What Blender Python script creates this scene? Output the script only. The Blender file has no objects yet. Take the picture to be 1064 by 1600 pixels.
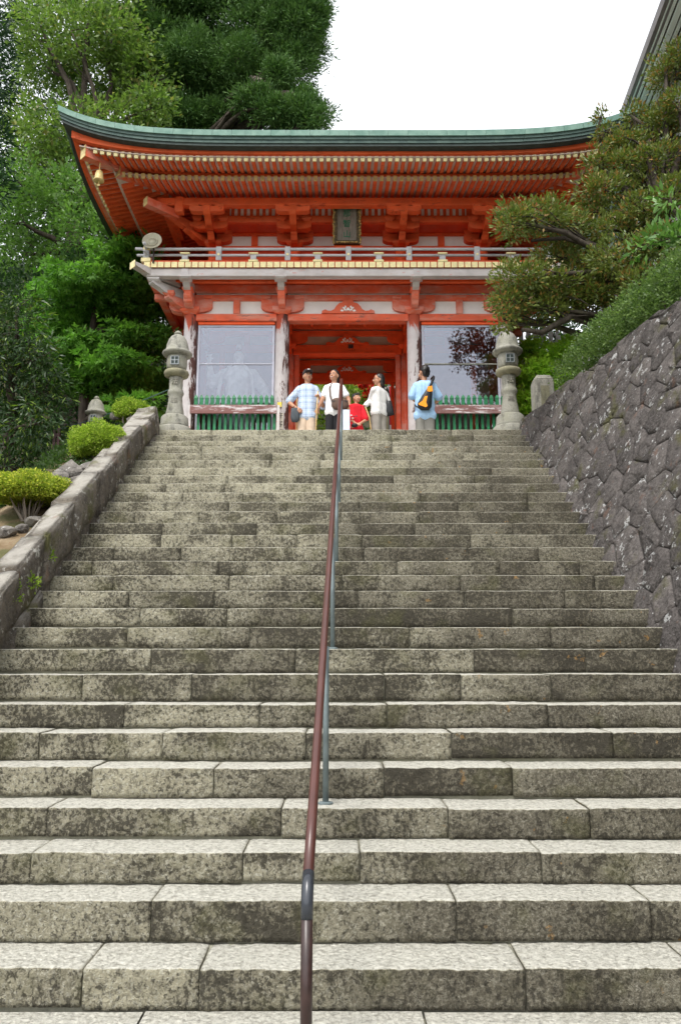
import bpy, bmesh, math, random
import numpy as np
from mathutils import Vector, Matrix, Euler

R = math.radians
random.seed(11)
C = bpy.context.scene.collection
SC = bpy.context.scene

# ------------------------------------------------------------------ camera, sky, sun, exposure
CAMZ = 3.665 * -1          # eye level; the gate's landing is z = 0
PITCH = R(10.833)
cam = bpy.data.cameras.new('camera')
cam.sensor_fit = 'VERTICAL'; cam.sensor_height = 36.0; cam.lens = 27.0
cam.clip_start = 0.05; cam.clip_end = 2000
cam_ob = bpy.data.objects.new('camera', cam); C.objects.link(cam_ob)
cam_ob.location = (0, 0, CAMZ); cam_ob.rotation_euler = (math.pi / 2 + PITCH, 0, 0)
SC.camera = cam_ob

SUN_EL, SUN_AZ = R(58), R(205)       # azimuth clockwise from +Y: light comes from behind left
w = bpy.data.worlds.new('World'); SC.world = w; w.use_nodes = True
wn = w.node_tree.nodes; wl = w.node_tree.links
bg = wn['Background']
sky = wn.new('ShaderNodeTexSky'); sky.sky_type = 'NISHITA'; sky.sun_disc = False
sky.sun_elevation = SUN_EL; sky.sun_rotation = SUN_AZ
sky.air_density = 1.0; sky.dust_density = 4.0; sky.ozone_density = 1.0
hsv = wn.new('ShaderNodeHueSaturation'); hsv.inputs['Saturation'].default_value = 0.22
cloud = wn.new('ShaderNodeMix'); cloud.data_type = 'RGBA'      # an even layer of thin white cloud over the sky
cloud.inputs[0].default_value = .72; cloud.inputs[7].default_value = (2.05, 2.10, 2.16, 1)
wl.new(sky.outputs[0], hsv.inputs['Color']); wl.new(hsv.outputs[0], cloud.inputs[6]); wl.new(cloud.outputs[2], bg.inputs['Color'])
bg.inputs['Strength'].default_value = 0.15
sun = bpy.data.lights.new('sun', 'SUN'); sun.energy = 0.55; sun.angle = R(18); sun.color = (1, .96, .9)
sun_ob = bpy.data.objects.new('sun', sun); C.objects.link(sun_ob)
sd = Vector((math.sin(SUN_AZ) * math.cos(SUN_EL), math.cos(SUN_AZ) * math.cos(SUN_EL), math.sin(SUN_EL)))
sun_ob.rotation_euler = sd.to_track_quat('Z', 'Y').to_euler()
SC.view_settings.view_transform = 'Standard'; SC.view_settings.look = 'None'
SC.view_settings.exposure = 2.12; SC.view_settings.gamma = 1.0
SC.view_settings.use_curve_mapping = False
SC.cycles.max_bounces = 8; SC.cycles.transparent_max_bounces = 12

# ------------------------------------------------------------------ helpers
_c, _s = math.cos(PITCH), math.sin(PITCH)
def at(px, py, Y):
    """world point whose picture position is (px, py) at the depth Y, and metres per pixel there"""
    t = math.tan(PITCH + math.atan((800 - py) / 1200.0)); h = Y * t; zc = Y * _c + h * _s
    return ((px - 532) / 1200.0 * zc, Y, h + CAMZ), zc / 1200.0
def zat(py, Y): return at(0, py, Y)[0][2]

_tab = np.random.RandomState(3).rand(4096)
def vnoise(p, scale=1.0, seed=0):
    q = np.asarray(p, float) * scale + seed * 17.31
    i = np.floor(q).astype(int); f = q - i; f = f * f * (3 - 2 * f)
    def hsh(a, b, c): return _tab[(a * 1619 + b * 31337 + c * 6971 + 1013 * seed) & 4095]
    o = 0
    for a in (0, 1):
        for b in (0, 1):
            for c in (0, 1):
                wgt = (f[..., 0] if a else 1 - f[..., 0]) * (f[..., 1] if b else 1 - f[..., 1]) * (f[..., 2] if c else 1 - f[..., 2])
                o = o + wgt * hsh(i[..., 0] + a, i[..., 1] + b, i[..., 2] + c)
    return o
def fbm(p, scale, seed=0, oct=3):
    o = 0; amp = 1; tot = 0
    for k in range(oct):
        o = o + amp * vnoise(p, scale * 2 ** k, seed + k); tot += amp; amp *= .5
    return o / tot - .5

def pw(o):
    v = Vector((0, 0, 0))
    while o is not None:
        v = v + o.location; o = o.parent
    return v
def link(name, me, parent=None, loc=None):
    o = bpy.data.objects.new(name, me); C.objects.link(o)
    if parent is not None: o.parent = parent
    if loc is not None: o.location = Vector(loc) - (pw(parent) if parent else Vector((0, 0, 0)))
    return o
def empty(name, loc, label=None, cat=None, group=None):
    o = link(name, None, None, loc); o.empty_display_size = .1
    return tag(o, label, cat, group)
def tag(o, label=None, cat=None, group=None, kind=None):
    if label: o['label'] = label
    if cat: o['category'] = cat
    if group: o['group'] = group
    if kind: o['kind'] = kind
    return o
def copy_tree(o, parent=None):
    c = o.copy(); C.objects.link(c); c.parent = parent
    for ch in o.children: copy_tree(ch, c)
    return c

class MB:
    """collects vertices and faces in world coordinates; build() makes ONE mesh object with its origin at its own base"""
    def __init__(s): s.v = []; s.f = []
    def add(s, v, f):
        n = len(s.v); s.v += [tuple(p) for p in v]; s.f += [tuple(i + n for i in q) for q in f]; return s
    def hexa(s, b, t):
        return s.add(list(b) + list(t), [(3, 2, 1, 0), (4, 5, 6, 7), (0, 1, 5, 4), (1, 2, 6, 5), (2, 3, 7, 6), (3, 0, 4, 7)])
    def box(s, x0, x1, y0, y1, z0, z1):
        return s.hexa([(x0, y0, z0), (x1, y0, z0), (x1, y1, z0), (x0, y1, z0)], [(x0, y0, z1), (x1, y0, z1), (x1, y1, z1), (x0, y1, z1)])
    def cbox(s, c, sx, sy, sz, rot=None):
        m = Matrix.Rotation(rot[0], 3, rot[1]) if rot else Matrix.Identity(3)
        p = [Vector(c) + m @ Vector((x * sx / 2, y * sy / 2, z * sz / 2)) for z in (-1, 1) for x, y in ((-1, -1), (1, -1), (1, 1), (-1, 1))]
        return s.hexa(p[:4], p[4:])
    def tube(s, pts, rad, n=8, caps=True):
        pts = [Vector(p) for p in pts]; rad = rad if hasattr(rad, '__len__') else [rad] * len(pts)
        rings = []; ref = None
        for i, p in enumerate(pts):
            d = (pts[min(i + 1, len(pts) - 1)] - pts[max(i - 1, 0)]).normalized()
            if ref is None: ref = d.orthogonal().normalized()
            ref = (ref - d * ref.dot(d))
            ref = ref.normalized() if ref.length > 1e-5 else d.orthogonal().normalized()
            b = d.cross(ref)
            rings.append([p + (ref * math.cos(2 * math.pi * k / n) + b * math.sin(2 * math.pi * k / n)) * rad[i] for k in range(n)])
        V = [q for r in rings for q in r]; F = []
        for i in range(len(pts) - 1):
            for k in range(n): F.append((i * n + k, i * n + (k + 1) % n, (i + 1) * n + (k + 1) % n, (i + 1) * n + k))
        if caps: F.append(tuple(reversed(range(n)))); F.append(tuple((len(pts) - 1) * n + k for k in range(n)))
        return s.add(V, F)
    def lathe(s, c, prof, n=20, sq=0.0):
        """prof: (radius, z) pairs, bottom to top"""
        V = []; F = []
        for r, z in prof:
            for k in range(n):
                a = 2 * math.pi * k / n
                V.append((c[0] + r * math.cos(a), c[1] + r * math.sin(a), c[2] + z))
        for i in range(len(prof) - 1):
            for k in range(n): F.append((i * n + k, i * n + (k + 1) % n, (i + 1) * n + (k + 1) % n, (i + 1) * n + k))
        F.append(tuple(reversed(range(n)))); F.append(tuple((len(prof) - 1) * n + k for k in range(n)))
        return s.add(V, F)
    def prism(s, poly, fn0, fn1):
        """poly in 2-D, fn0/fn1 map a 2-D point to the two end faces"""
        k = len(poly); V = [fn0(p) for p in poly] + [fn1(p) for p in poly]
        F = [tuple(range(k))[::-1], tuple(range(k, 2 * k))] + [(i, (i + 1) % k, (i + 1) % k + k, i + k) for i in range(k)]
        return s.add(V, F)
    def ball(s, c, r, nu=12, nv=8, rot=None):
        r = r if hasattr(r, '__len__') else (r, r, r)
        V = [Vector((0, 0, -r[2]))]; F = []
        for j in range(1, nv):
            t = math.pi * j / nv - math.pi / 2
            for k in range(nu):
                a = 2 * math.pi * k / nu
                V.append(Vector((r[0] * math.cos(t) * math.cos(a), r[1] * math.cos(t) * math.sin(a), r[2] * math.sin(t))))
        V.append(Vector((0, 0, r[2]))); L = len(V) - 1
        for k in range(nu):
            F.append((0, 1 + (k + 1) % nu, 1 + k)); F.append((L, L - nu + k, L - nu + (k + 1) % nu))
        for j in range(nv - 2):
            for k in range(nu): F.append((1 + j * nu + k, 1 + j * nu + (k + 1) % nu, 1 + (j + 1) * nu + (k + 1) % nu, 1 + (j + 1) * nu + k))
        m = rot or Matrix.Identity(3)
        return s.add([Vector(c) + m @ v for v in V], F)
    def capsule(s, a, b, ra, rb, n=10):
        a, b = Vector(a), Vector(b); d = (b - a)
        if d.length < 1e-6: return s.ball(a, max(ra, rb))
        d.normalize(); P = []; Q = []
        for t in (-.95, -.7, -.35): P.append(a + d * ra * t); Q.append(ra * math.sqrt(1 - t * t))
        P.append(a); Q.append(ra); P.append(b); Q.append(rb)
        for t in (.35, .7, .95): P.append(b + d * rb * t); Q.append(rb * math.sqrt(1 - t * t))
        return s.tube(P, Q, n)
    def chain(s, pts, rad, n=10):
        for i in range(len(pts) - 1): s.capsule(pts[i], pts[i + 1], rad[i], rad[i + 1], n)
        return s
    def build(s, name, mat, parent=None, smooth=False, base=True, bevel=0.0):
        V = np.array(s.v, float); lo, hi = V.min(0), V.max(0)
        o = Vector(((lo[0] + hi[0]) / 2, (lo[1] + hi[1]) / 2, lo[2] if base else (lo[2] + hi[2]) / 2))
        me = bpy.data.meshes.new(name); me.from_pydata((V - np.array(o)).tolist(), [], s.f)
        if mat is not None: me.materials.append(mat)
        if bevel > 0:
            bm = bmesh.new(); bm.from_mesh(me)
            bmesh.ops.bevel(bm, geom=bm.edges[:], offset=bevel, segments=1, affect='EDGES', clamp_overlap=True)
            bm.to_mesh(me); bm.free()
        if smooth: me.polygons.foreach_set('use_smooth', [True] * len(me.polygons))
        me.update()
        return link(name, me, parent, o)

def remesh(mb, voxel, smooth=4, noise=0.0, seed=0):
    """several overlapping closed shapes become one continuous skin"""
    me = bpy.data.meshes.new('tmp'); me.from_pydata(mb.v, [], mb.f)
    o = bpy.data.objects.new('tmp', me); C.objects.link(o)
    m = o.modifiers.new('r', 'REMESH'); m.mode = 'VOXEL'; m.voxel_size = voxel
    if smooth:
        m2 = o.modifiers.new('s', 'SMOOTH'); m2.factor = .5; m2.iterations = smooth
    dg = bpy.context.evaluated_depsgraph_get()
    out = bpy.data.meshes.new_from_object(o.evaluated_get(dg))
    bpy.data.objects.remove(o)
    n = len(out.vertices); co = np.empty(n * 3); out.vertices.foreach_get('co', co); co = co.reshape(-1, 3)
    if noise:
        no = np.empty(n * 3); out.vertices.foreach_get('normal', no); no = no.reshape(-1, 3)
        co = co + no * ((fbm(co * np.array([1, 1, .6]), 9, seed, 3) + .7 * np.abs(fbm(co * np.array([1, 1, .45]) + co[:, 2:3] * [.6, .3, 0], 17, seed + 3, 2)))[:, None] * noise)
    out.vertices.foreach_set('co', co.ravel())
    out.polygons.foreach_set('use_smooth', [True] * len(out.polygons))
    return out
def skin(name, mb, mat, parent, voxel, smooth=4, noise=0.0, seed=0):
    me = remesh(mb, voxel, smooth, noise, seed); me.name = name
    n = len(me.vertices); co = np.empty(n * 3); me.vertices.foreach_get('co', co); co = co.reshape(-1, 3)
    lo, hi = co.min(0), co.max(0); o = np.array([(lo[0] + hi[0]) / 2, (lo[1] + hi[1]) / 2, lo[2]])
    me.vertices.foreach_set('co', (co - o).ravel()); me.materials.clear(); me.materials.append(mat); me.update()
    return link(name, me, parent, Vector(o))

def np_mesh(name, V, F, mat, tint=None, smooth=False):
    """V (n,3), F (m,k) fixed-size faces"""
    me = bpy.data.meshes.new(name); n, m, k = len(V), len(F), F.shape[1]
    me.vertices.add(n); me.vertices.foreach_set('co', np.ascontiguousarray(V, np.float32).ravel())
    me.loops.add(m * k); me.loops.foreach_set('vertex_index', np.ascontiguousarray(F, np.int32).ravel())
    me.polygons.add(m); me.polygons.foreach_set('loop_start', np.arange(0, m * k, k, dtype=np.int32))
    me.polygons.foreach_set('loop_total', np.full(m, k, np.int32))
    if smooth: me.polygons.foreach_set('use_smooth', np.ones(m, bool))
    if tint is not None:
        ca = me.color_attributes.new('tint', 'FLOAT_COLOR', 'POINT')
        ca.data.foreach_set('color', np.hstack([tint, np.ones((n, 1))]).astype(np.float32).ravel())
    if mat is not None: me.materials.append(mat)
    me.update(calc_edges=True); me.validate()
    return me

# ------------------------------------------------------------------ materials
class NT:
    def __init__(s, name):
        s.m = bpy.data.materials.new(name); s.m.use_nodes = True; s.t = s.m.node_tree
        s.p = s.t.nodes['Principled BSDF']; s.out = s.t.nodes['Material Output']
        s.p.inputs['Specular IOR Level'].default_value = .3
    def n(s, typ, **kw):
        x = s.t.nodes.new(typ)
        for k, v in kw.items(): setattr(x, k, v)
        return x
    def put(s, sock, v):
        if hasattr(v, 'is_output') or isinstance(v, bpy.types.NodeSocket): s.t.links.new(v, sock)
        else:
            if isinstance(v, tuple) and len(v) == 3 and sock.type == 'RGBA': v = (*v, 1)
            sock.default_value = v
    def pos(s): return s.n('ShaderNodeNewGeometry').outputs['Position']
    def nrm(s): return s.n('ShaderNodeNewGeometry').outputs['Normal']
    def obj(s): return s.n('ShaderNodeTexCoord').outputs['Object']
    def rnd(s): return s.n('ShaderNodeObjectInfo').outputs['Random']
    def sep(s, v, k):
        x = s.n('ShaderNodeSeparateXYZ'); s.put(x.inputs[0], v); return x.outputs[k]
    def scale(s, v, sc):
        x = s.n('ShaderNodeMapping'); s.put(x.inputs['Vector'], v); x.inputs['Scale'].default_value = sc; return x.outputs[0]
    def shift(s, v, r):
        """offset a vector by the object's random number, so alike pieces differ"""
        x = s.n('ShaderNodeVectorMath', operation='ADD'); s.put(x.inputs[0], v)
        y = s.n('ShaderNodeVectorMath', operation='SCALE'); y.inputs[0].default_value = (37, 53, 71); s.put(y.inputs['Scale'], r)
        s.put(x.inputs[1], y.outputs[0]); return x.outputs[0]
    def noise(s, v, sc, det=4, rough=.55, dist=0.0):
        x = s.n('ShaderNodeTexNoise'); s.put(x.inputs['Vector'], v); x.inputs['Scale'].default_value = sc
        x.inputs['Detail'].default_value = det; x.inputs['Roughness'].default_value = rough; x.inputs['Distortion'].default_value = dist
        return x.outputs['Fac']
    def voro(s, v, sc, feature='F1'):
        x = s.n('ShaderNodeTexVoronoi'); x.feature = feature; s.put(x.inputs['Vector'], v); x.inputs['Scale'].default_value = sc; return x.outputs['Distance']
    def ramp(s, v, a, b, lo=0.0, hi=1.0):
        x = s.n('ShaderNodeMapRange'); x.interpolation_type = 'SMOOTHSTEP'; s.put(x.inputs['Value'], v)
        x.inputs['From Min'].default_value = a; x.inputs['From Max'].default_value = b
        x.inputs['To Min'].default_value = lo; x.inputs['To Max'].default_value = hi; return x.outputs[0]
    def math(s, op, a, b=0.0):
        x = s.n('ShaderNodeMath', operation=op); s.put(x.inputs[0], a); s.put(x.inputs[1], b); return x.outputs[0]
    def mix(s, f, a, b, mode='MIX'):
        x = s.n('ShaderNodeMix'); x.data_type = 'RGBA'; x.blend_type = mode
        s.put(x.inputs[0], f); s.put(x.inputs[6], a); s.put(x.inputs[7], b); return x.outputs[2]
    def bump(s, h, strength=.3, dist=.01):
        x = s.n('ShaderNodeBump'); s.put(x.inputs['Height'], h); x.inputs['Strength'].default_value = strength
        x.inputs['Distance'].default_value = dist; s.t.links.new(x.outputs[0], s.p.inputs['Normal'])
    def fin(s, col, rough=.8, metal=0.0, spec=None):
        s.put(s.p.inputs['Base Color'], col); s.put(s.p.inputs['Roughness'], rough); s.p.inputs['Metallic'].default_value = metal
        if spec is not None: s.p.inputs['Specular IOR Level'].default_value = spec
        return s.m

def m_plain(name, col, rough=.7, var=.18, sc=9, metal=0.0, spec=.3, bump=0.0):
    t = NT(name); f = t.noise(t.shift(t.obj(), t.rnd()), sc, 5)
    c = t.mix(t.ramp(f, .3, .7), tuple(x * (1 - var) for x in col), tuple(min(1, x * (1 + var)) for x in col))
    if bump: t.bump(t.noise(t.obj(), sc * 6, 4), bump, .006)
    return t.fin(c, rough, metal, spec)

def m_step():
    t = NT('worn_granite'); P = t.pos(); r = t.rnd(); Q = t.shift(P, r)
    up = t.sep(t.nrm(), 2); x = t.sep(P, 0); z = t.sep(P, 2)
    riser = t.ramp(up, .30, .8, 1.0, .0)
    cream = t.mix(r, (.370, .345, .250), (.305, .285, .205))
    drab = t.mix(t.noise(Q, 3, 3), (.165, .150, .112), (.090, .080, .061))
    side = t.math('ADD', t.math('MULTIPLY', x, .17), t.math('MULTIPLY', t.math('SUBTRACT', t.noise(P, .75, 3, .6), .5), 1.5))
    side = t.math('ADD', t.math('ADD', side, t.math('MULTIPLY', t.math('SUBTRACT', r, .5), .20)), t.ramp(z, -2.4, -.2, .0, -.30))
    drab_mix = t.ramp(side, -.36, .30)  # drab tone grows towards the right and the lower steps
    c = t.mix(t.math('MULTIPLY', drab_mix, riser), cream, drab)
    grain = t.noise(Q, 78, 4, .7)
    flecks = t.noise(Q, 52, 3, .75)
    c = t.mix(t.ramp(grain, .45, .70, 0, .55), c, t.mix(.5, c, (.62, .58, .46)))
    c = t.mix(t.math('MULTIPLY', t.ramp(flecks, .50, .64, 0, .75), t.ramp(drab_mix, .2, .9, 1.0, .35)), c, (.50, .485, .40))
    # black lichen in the pits, in broad patches
    fine = t.noise(t.scale(Q, (1, 1, .85)), 42, 4, .70, .25)
    broad = t.noise(t.scale(Q, (1, 1, 1.5)), 2.1, 4, .62)
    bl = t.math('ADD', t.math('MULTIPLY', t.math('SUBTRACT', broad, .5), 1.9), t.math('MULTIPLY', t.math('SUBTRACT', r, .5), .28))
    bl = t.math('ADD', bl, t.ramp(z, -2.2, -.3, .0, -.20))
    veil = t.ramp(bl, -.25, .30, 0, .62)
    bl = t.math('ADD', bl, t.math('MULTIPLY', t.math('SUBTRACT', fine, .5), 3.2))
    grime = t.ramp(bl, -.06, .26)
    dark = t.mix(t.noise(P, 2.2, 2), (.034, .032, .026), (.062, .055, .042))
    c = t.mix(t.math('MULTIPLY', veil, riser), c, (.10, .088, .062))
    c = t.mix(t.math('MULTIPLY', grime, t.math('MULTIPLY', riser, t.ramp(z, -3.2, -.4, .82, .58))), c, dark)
    # treads: upward faces mixed to a much paler, mottled tone
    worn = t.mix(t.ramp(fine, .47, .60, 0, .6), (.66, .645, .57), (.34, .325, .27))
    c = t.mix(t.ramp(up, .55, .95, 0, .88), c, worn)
    lv = t.noise(P, 7.5, 4, .6); li = t.math('MULTIPLY', t.ramp(lv, .66, .70), t.ramp(x, -.2, 1.4, 0, .75))
    c = t.mix(t.math('MULTIPLY', li, riser), c, (.34, .20, .075))
    mo = t.math('MULTIPLY', t.ramp(t.noise(P, 3.1, 3), .52, .70), .35)
    c = t.mix(t.math('MULTIPLY', mo, riser), c, (.105, .105, .04))
    pit = t.noise(t.scale(Q, (1, 1, .9)), 34, 5, .72, .6)          # tooled, pitted face: pits painted darker as occlusion shade, along with dirt
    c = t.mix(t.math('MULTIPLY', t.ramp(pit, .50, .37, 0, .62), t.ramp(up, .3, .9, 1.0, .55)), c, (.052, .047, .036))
    hb = t.math('ADD', pit, t.math('MULTIPLY', grain, .3))
    t.bump(hb, 1.0, .035)
    return t.fin(c, .93, 0, .15)
def m_wallstone(name, a, b, lich, moss, lich_at=.64, top_tint=None):
    t = NT(name); P = t.pos(); r = t.rnd(); Q = t.shift(P, r)
    c = t.mix(r, a, b); f = t.noise(Q, 6, 6, .65)
    c = t.mix(t.ramp(f, .3, .7), t.mix(.62, c, (.02, .018, .018)), c)
    c = t.mix(t.ramp(t.noise(Q, 18, 5, .7), .52, .64, 0, .6), c, (.03, .027, .024))
    c = t.mix(t.ramp(t.noise(Q, 40, 4), .3, .8, 0, .45), c, (.22, .20, .19))
    big = t.noise(Q, 3.2, 2); l = t.math('MULTIPLY', t.ramp(t.math('ADD', t.noise(P, 13, 5, .65), t.math('MULTIPLY', t.math('SUBTRACT', big, .5), .5)), lich_at, lich_at + .035), .85)
    c = t.mix(l, c, lich)
    if top_tint: c = t.mix(t.math('MULTIPLY', t.ramp(t.sep(t.nrm(), 2), .45, .85), t.ramp(t.noise(P, 5, 4), .3, .6, .3, .9)), c, top_tint)     # upward faces turn paler in noisy patches
    m = t.math('MULTIPLY', t.ramp(t.noise(P, 2.6, 4, .6), .55, .7), moss)
    c = t.mix(m, c, (.085, .085, .022))
    c = t.mix(t.math('MULTIPLY', t.ramp(t.noise(P, 4.4, 3), .62, .7), .25), c, (.22, .09, .04))
    t.bump(t.math('ADD', t.noise(Q, 12, 6, .68), t.math('MULTIPLY', t.noise(Q, 60, 3), .25)), 1.0, .05)
    return t.fin(c, .92, 0, .2)
def m_granite(name, a, b, dark=.5, spot=(.05, .05, .045)):
    t = NT(name); P = t.pos(); Q = t.shift(P, t.rnd())
    c = t.mix(t.ramp(t.noise(Q, 70, 3, .7), .3, .7), a, b)
    c = t.mix(t.math('MULTIPLY', t.ramp(t.noise(t.scale(Q, (1, 1, .45)), 7, 5, .7), .5, .68), dark), c, spot)
    c = t.mix(t.math('MULTIPLY', t.ramp(t.noise(P, 3.3, 3), .5, .7), .35), c, (.20, .20, .12))
    t.bump(t.noise(Q, 60, 4, .7), .5, .008)
    return t.fin(c, .92, 0, .2)
def m_paint(name, col, fade, amt, worn=None, wamt=0.0, streak=(1, 1, 1), thr=.55):
    """old paint: a body colour, sun-faded in places, flaked to bare wood in others"""
    t = NT(name); P = t.shift(t.pos(), t.rnd())
    c = t.mix(t.ramp(t.noise(P, 3.0, 4), .3, .7), tuple(x * .86 for x in col), tuple(min(1, x * 1.1) for x in col))
    f = t.noise(t.scale(P, streak), 2.4, 6, .68)
    c = t.mix(t.math('MULTIPLY', t.ramp(f, .42, .66), amt), c, fade)
    if worn:
        g = t.noise(t.scale(P, streak), 7.5, 7, .72, .4)
        c = t.mix(t.math('MULTIPLY', t.ramp(g, thr, thr + .05), wamt), c, worn)
    t.bump(t.noise(t.scale(P, streak), 22, 4), .25, .006)
    return t.fin(c, .62, 0, .3)
def m_peel():
    t = NT('peeling_column_paint'); P = t.shift(t.pos(), t.rnd()); Q = t.scale(P, (1, 1, .24))
    z = t.sep(t.pos(), 2)
    pale = t.mix(t.noise(P, 8, 4), (.60, .575, .57), (.43, .38, .37))
    red = (.42, .085, .045)
    hi = t.ramp(z, 2.9, 3.65, -.14, .18)        # paint survives best under the eaves
    a = t.math('ADD', t.noise(Q, 3.2, 7, .72, .6), hi)
    c = t.mix(t.ramp(a, .52, .60), pale, red)
    d = t.math('ADD', t.noise(t.shift(Q, .37), 5.0, 7, .75, .5), t.ramp(t.sep(t.nrm(), 0), -.7, .9, -.10, .10))
    c = t.mix(t.ramp(d, .525, .565), c, (.095, .045, .038))
    t.bump(t.math('ADD', a, d), .6, .01)
    return t.fin(c, .75, 0, .2)
def m_copper(name, a, b, dk):
    t = NT(name); P = t.shift(t.pos(), t.rnd()); Q = t.scale(P, (1.0, 1.0, .35))
    c = t.mix(t.ramp(t.noise(P, 4, 5, .6), .3, .7), a, b)
    c = t.mix(t.ramp(t.noise(Q, 9, 5, .7), .55, .75, 0, .6), c, dk)
    return t.fin(c, .65, .0, .35)
def m_wood(name, a, b, streak=(.5, 6, 6), rough=.85, sc=4):
    t = NT(name); P = t.shift(t.obj(), t.rnd())
    c = t.mix(t.ramp(t.noise(t.scale(P, streak), sc, 6, .65), .3, .7), a, b)
    c = t.mix(t.ramp(t.noise(P, 6, 4), .6, .8, 0, .5), c, tuple(x * .5 for x in a))
    t.bump(t.noise(t.scale(P, streak), sc * 5, 4), .3, .004)
    return t.fin(c, rough, 0, .2)
def m_leaf(name, gloss=.5, trans=.35, spec=.35):
    t = NT(name); a = t.n('ShaderNodeAttribute'); a.attribute_name = 'tint'
    t.put(t.p.inputs['Base Color'], a.outputs['Color']); t.p.inputs['Roughness'].default_value = gloss
    t.p.inputs['Specular IOR Level'].default_value = spec
    tr = t.n('ShaderNodeBsdfTranslucent'); c2 = t.mix(.5, a.outputs['Color'], (.8, 1.0, .25), 'MULTIPLY')
    sc = t.n('ShaderNodeVectorMath', operation='SCALE'); t.put(sc.inputs[0], c2); sc.inputs['Scale'].default_value = 1.7
    t.put(tr.inputs['Color'], sc.outputs[0])
    mx = t.n('ShaderNodeMixShader'); mx.inputs[0].default_value = trans
    t.t.links.new(t.p.outputs[0], mx.inputs[1]); t.t.links.new(tr.outputs[0], mx.inputs[2]); t.t.links.new(mx.outputs[0], t.out.inputs['Surface'])
    return t.m
def m_bark(name, a, b):
    t = NT(name); P = t.pos(); c = t.mix(t.ramp(t.noise(t.scale(P, (1, 1, .3)), 9, 6, .65), .3, .7), a, b)
    c = t.mix(t.ramp(t.noise(P, 3, 4), .58, .72, 0, .4), c, (.07, .08, .03))
    t.bump(t.noise(t.scale(P, (1, 1, .3)), 20, 5), .8, .03); return t.fin(c, .95, 0, .15)
def m_glass():
    t = NT('window_glass'); tr = t.n('ShaderNodeBsdfTransparent'); tr.inputs[0].default_value = (.80, .83, .84, 1)
    gl = t.n('ShaderNodeBsdfGlossy'); gl.inputs['Roughness'].default_value = .015; gl.inputs[0].default_value = (.85, .88, 1, 1)
    fr = t.n('ShaderNodeFresnel'); fr.inputs[0].default_value = 1.55
    k = t.math('ADD', fr.outputs[0], .085)
    mx = t.n('ShaderNodeMixShader'); t.put(mx.inputs[0], k); t.t.links.new(tr.outputs[0], mx.inputs[1]); t.t.links.new(gl.outputs[0], mx.inputs[2])
    t.t.links.new(mx.outputs[0], t.out.inputs['Surface']); return t.m
def m_plaid():
    t = NT('blue_plaid_cotton'); P = t.pos()
    def stripe(v, f, wd):
        s_ = t.math('FRACT', t.math('MULTIPLY', v, f)); return t.math('LESS_THAN', s_, wd)
    x, z = t.sep(P, 0), t.sep(P, 2)
    a = t.math('ADD', stripe(x, 17, .28), stripe(z, 17, .28))
    c = t.mix(t.math('MULTIPLY', a, .42), (.46, .56, .70), (.10, .15, .30))
    c = t.mix(t.math('MULTIPLY', t.math('ADD', stripe(x, 8.5, .12), stripe(z, 8.5, .12)), .5), c, (.75, .78, .82))
    return t.fin(c, .85, 0, .1)
def m_ground():
    t = NT('forest_earth'); P = t.pos()
    c = t.mix(t.ramp(t.noise(P, .8, 6, .6), .35, .65), (.05, .045, .03), (.10, .085, .05))
    c = t.mix(t.ramp(t.noise(P, 2.5, 5, .6), .5, .62, 0, .7), c, (.035, .055, .02))
    t.bump(t.noise(P, 5, 6), .6, .08); return t.fin(c, .95, 0, .1)
def m_sand():
    t = NT('sandy_soil'); P = t.pos()
    c = t.mix(t.ramp(t.noise(P, 4, 6, .65), .35, .65), (.15, .105, .06), (.24, .185, .12))
    c = t.mix(t.ramp(t.noise(P, 2.0, 5, .6), .50, .62, 0, .8), c, (.06, .07, .025))
    c = t.mix(t.ramp(t.noise(P, 38, 3), .62, .72, 0, .7), c, (.16, .08, .04))
    t.bump(t.noise(P, 22, 6), .7, .03); return t.fin(c, .95, 0, .1)

M = {}
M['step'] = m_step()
M['mortar'] = m_granite('old_mortar', (.24, .235, .18), (.31, .30, .23), .35, (.07, .075, .05))
M['paving'] = m_granite('paving_granite', (.56, .53, .46), (.66, .63, .56), .15)  # kept extra pale so the unseen landing bounces light to the eaves
M['wall'] = m_wallstone('retaining_stone', (.058, .051, .047), (.135, .119, .110), (.40, .40, .39), .6, .622)
M['wall_mortar'] = m_granite('wall_joint_earth', (.028, .024, .022), (.05, .045, .04), .6, (.03, .035, .012))
M['parapet'] = m_wallstone('parapet_stone', (.11, .09, .065), (.19, .165, .125), (.40, .39, .35), .75, .61, (.36, .34, .30))
M['parapet_top'] = m_wallstone('coping_stone', (.17, .15, .125), (.27, .245, .21), (.42, .41, .37), .35, .58)
M['rock'] = m_wallstone('garden_rock', (.22, .20, .175), (.36, .33, .29), (.50, .49, .46), .3, .6)
M['lantern'] = m_granite('lantern_granite', (.21, .205, .17), (.33, .32, .275), .7)
M['lantern_b'] = m_granite('mossy_granite', (.19, .18, .115), (.28, .26, .18), .5)
M['post'] = m_granite('post_granite', (.27, .26, .22), (.40, .38, .33), .6)
RED = (.76, .118, .030)
M['red'] = m_paint('vermilion', RED, (.72, .20, .10), .3, (.34, .045, .018), .55, (.5, 1, 1.4), .57)
M['red_in'] = m_paint('vermilion_sheltered', (.86, .105, .022), (.72, .17, .07), .3, (.40, .05, .016), .5, (.5, 1, 1.4), .58)
M['red_board'] = m_paint('vermilion_boards', (.66, .075, .020), (.55, .13, .07), .4, streak=(3, 1, 1))
M['red_faded'] = m_paint('faded_vermilion', (.72, .135, .06), (.68, .38, .31), .72, (.42, .36, .34), .5, (.5, 1, 1), .6)
M['beam_worn'] = m_paint('worn_tie_beam', (.72, .12, .05), (.62, .30, .22), .7, (.14, .09, .075), .75, (.35, 1, 2.2), .56)
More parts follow.
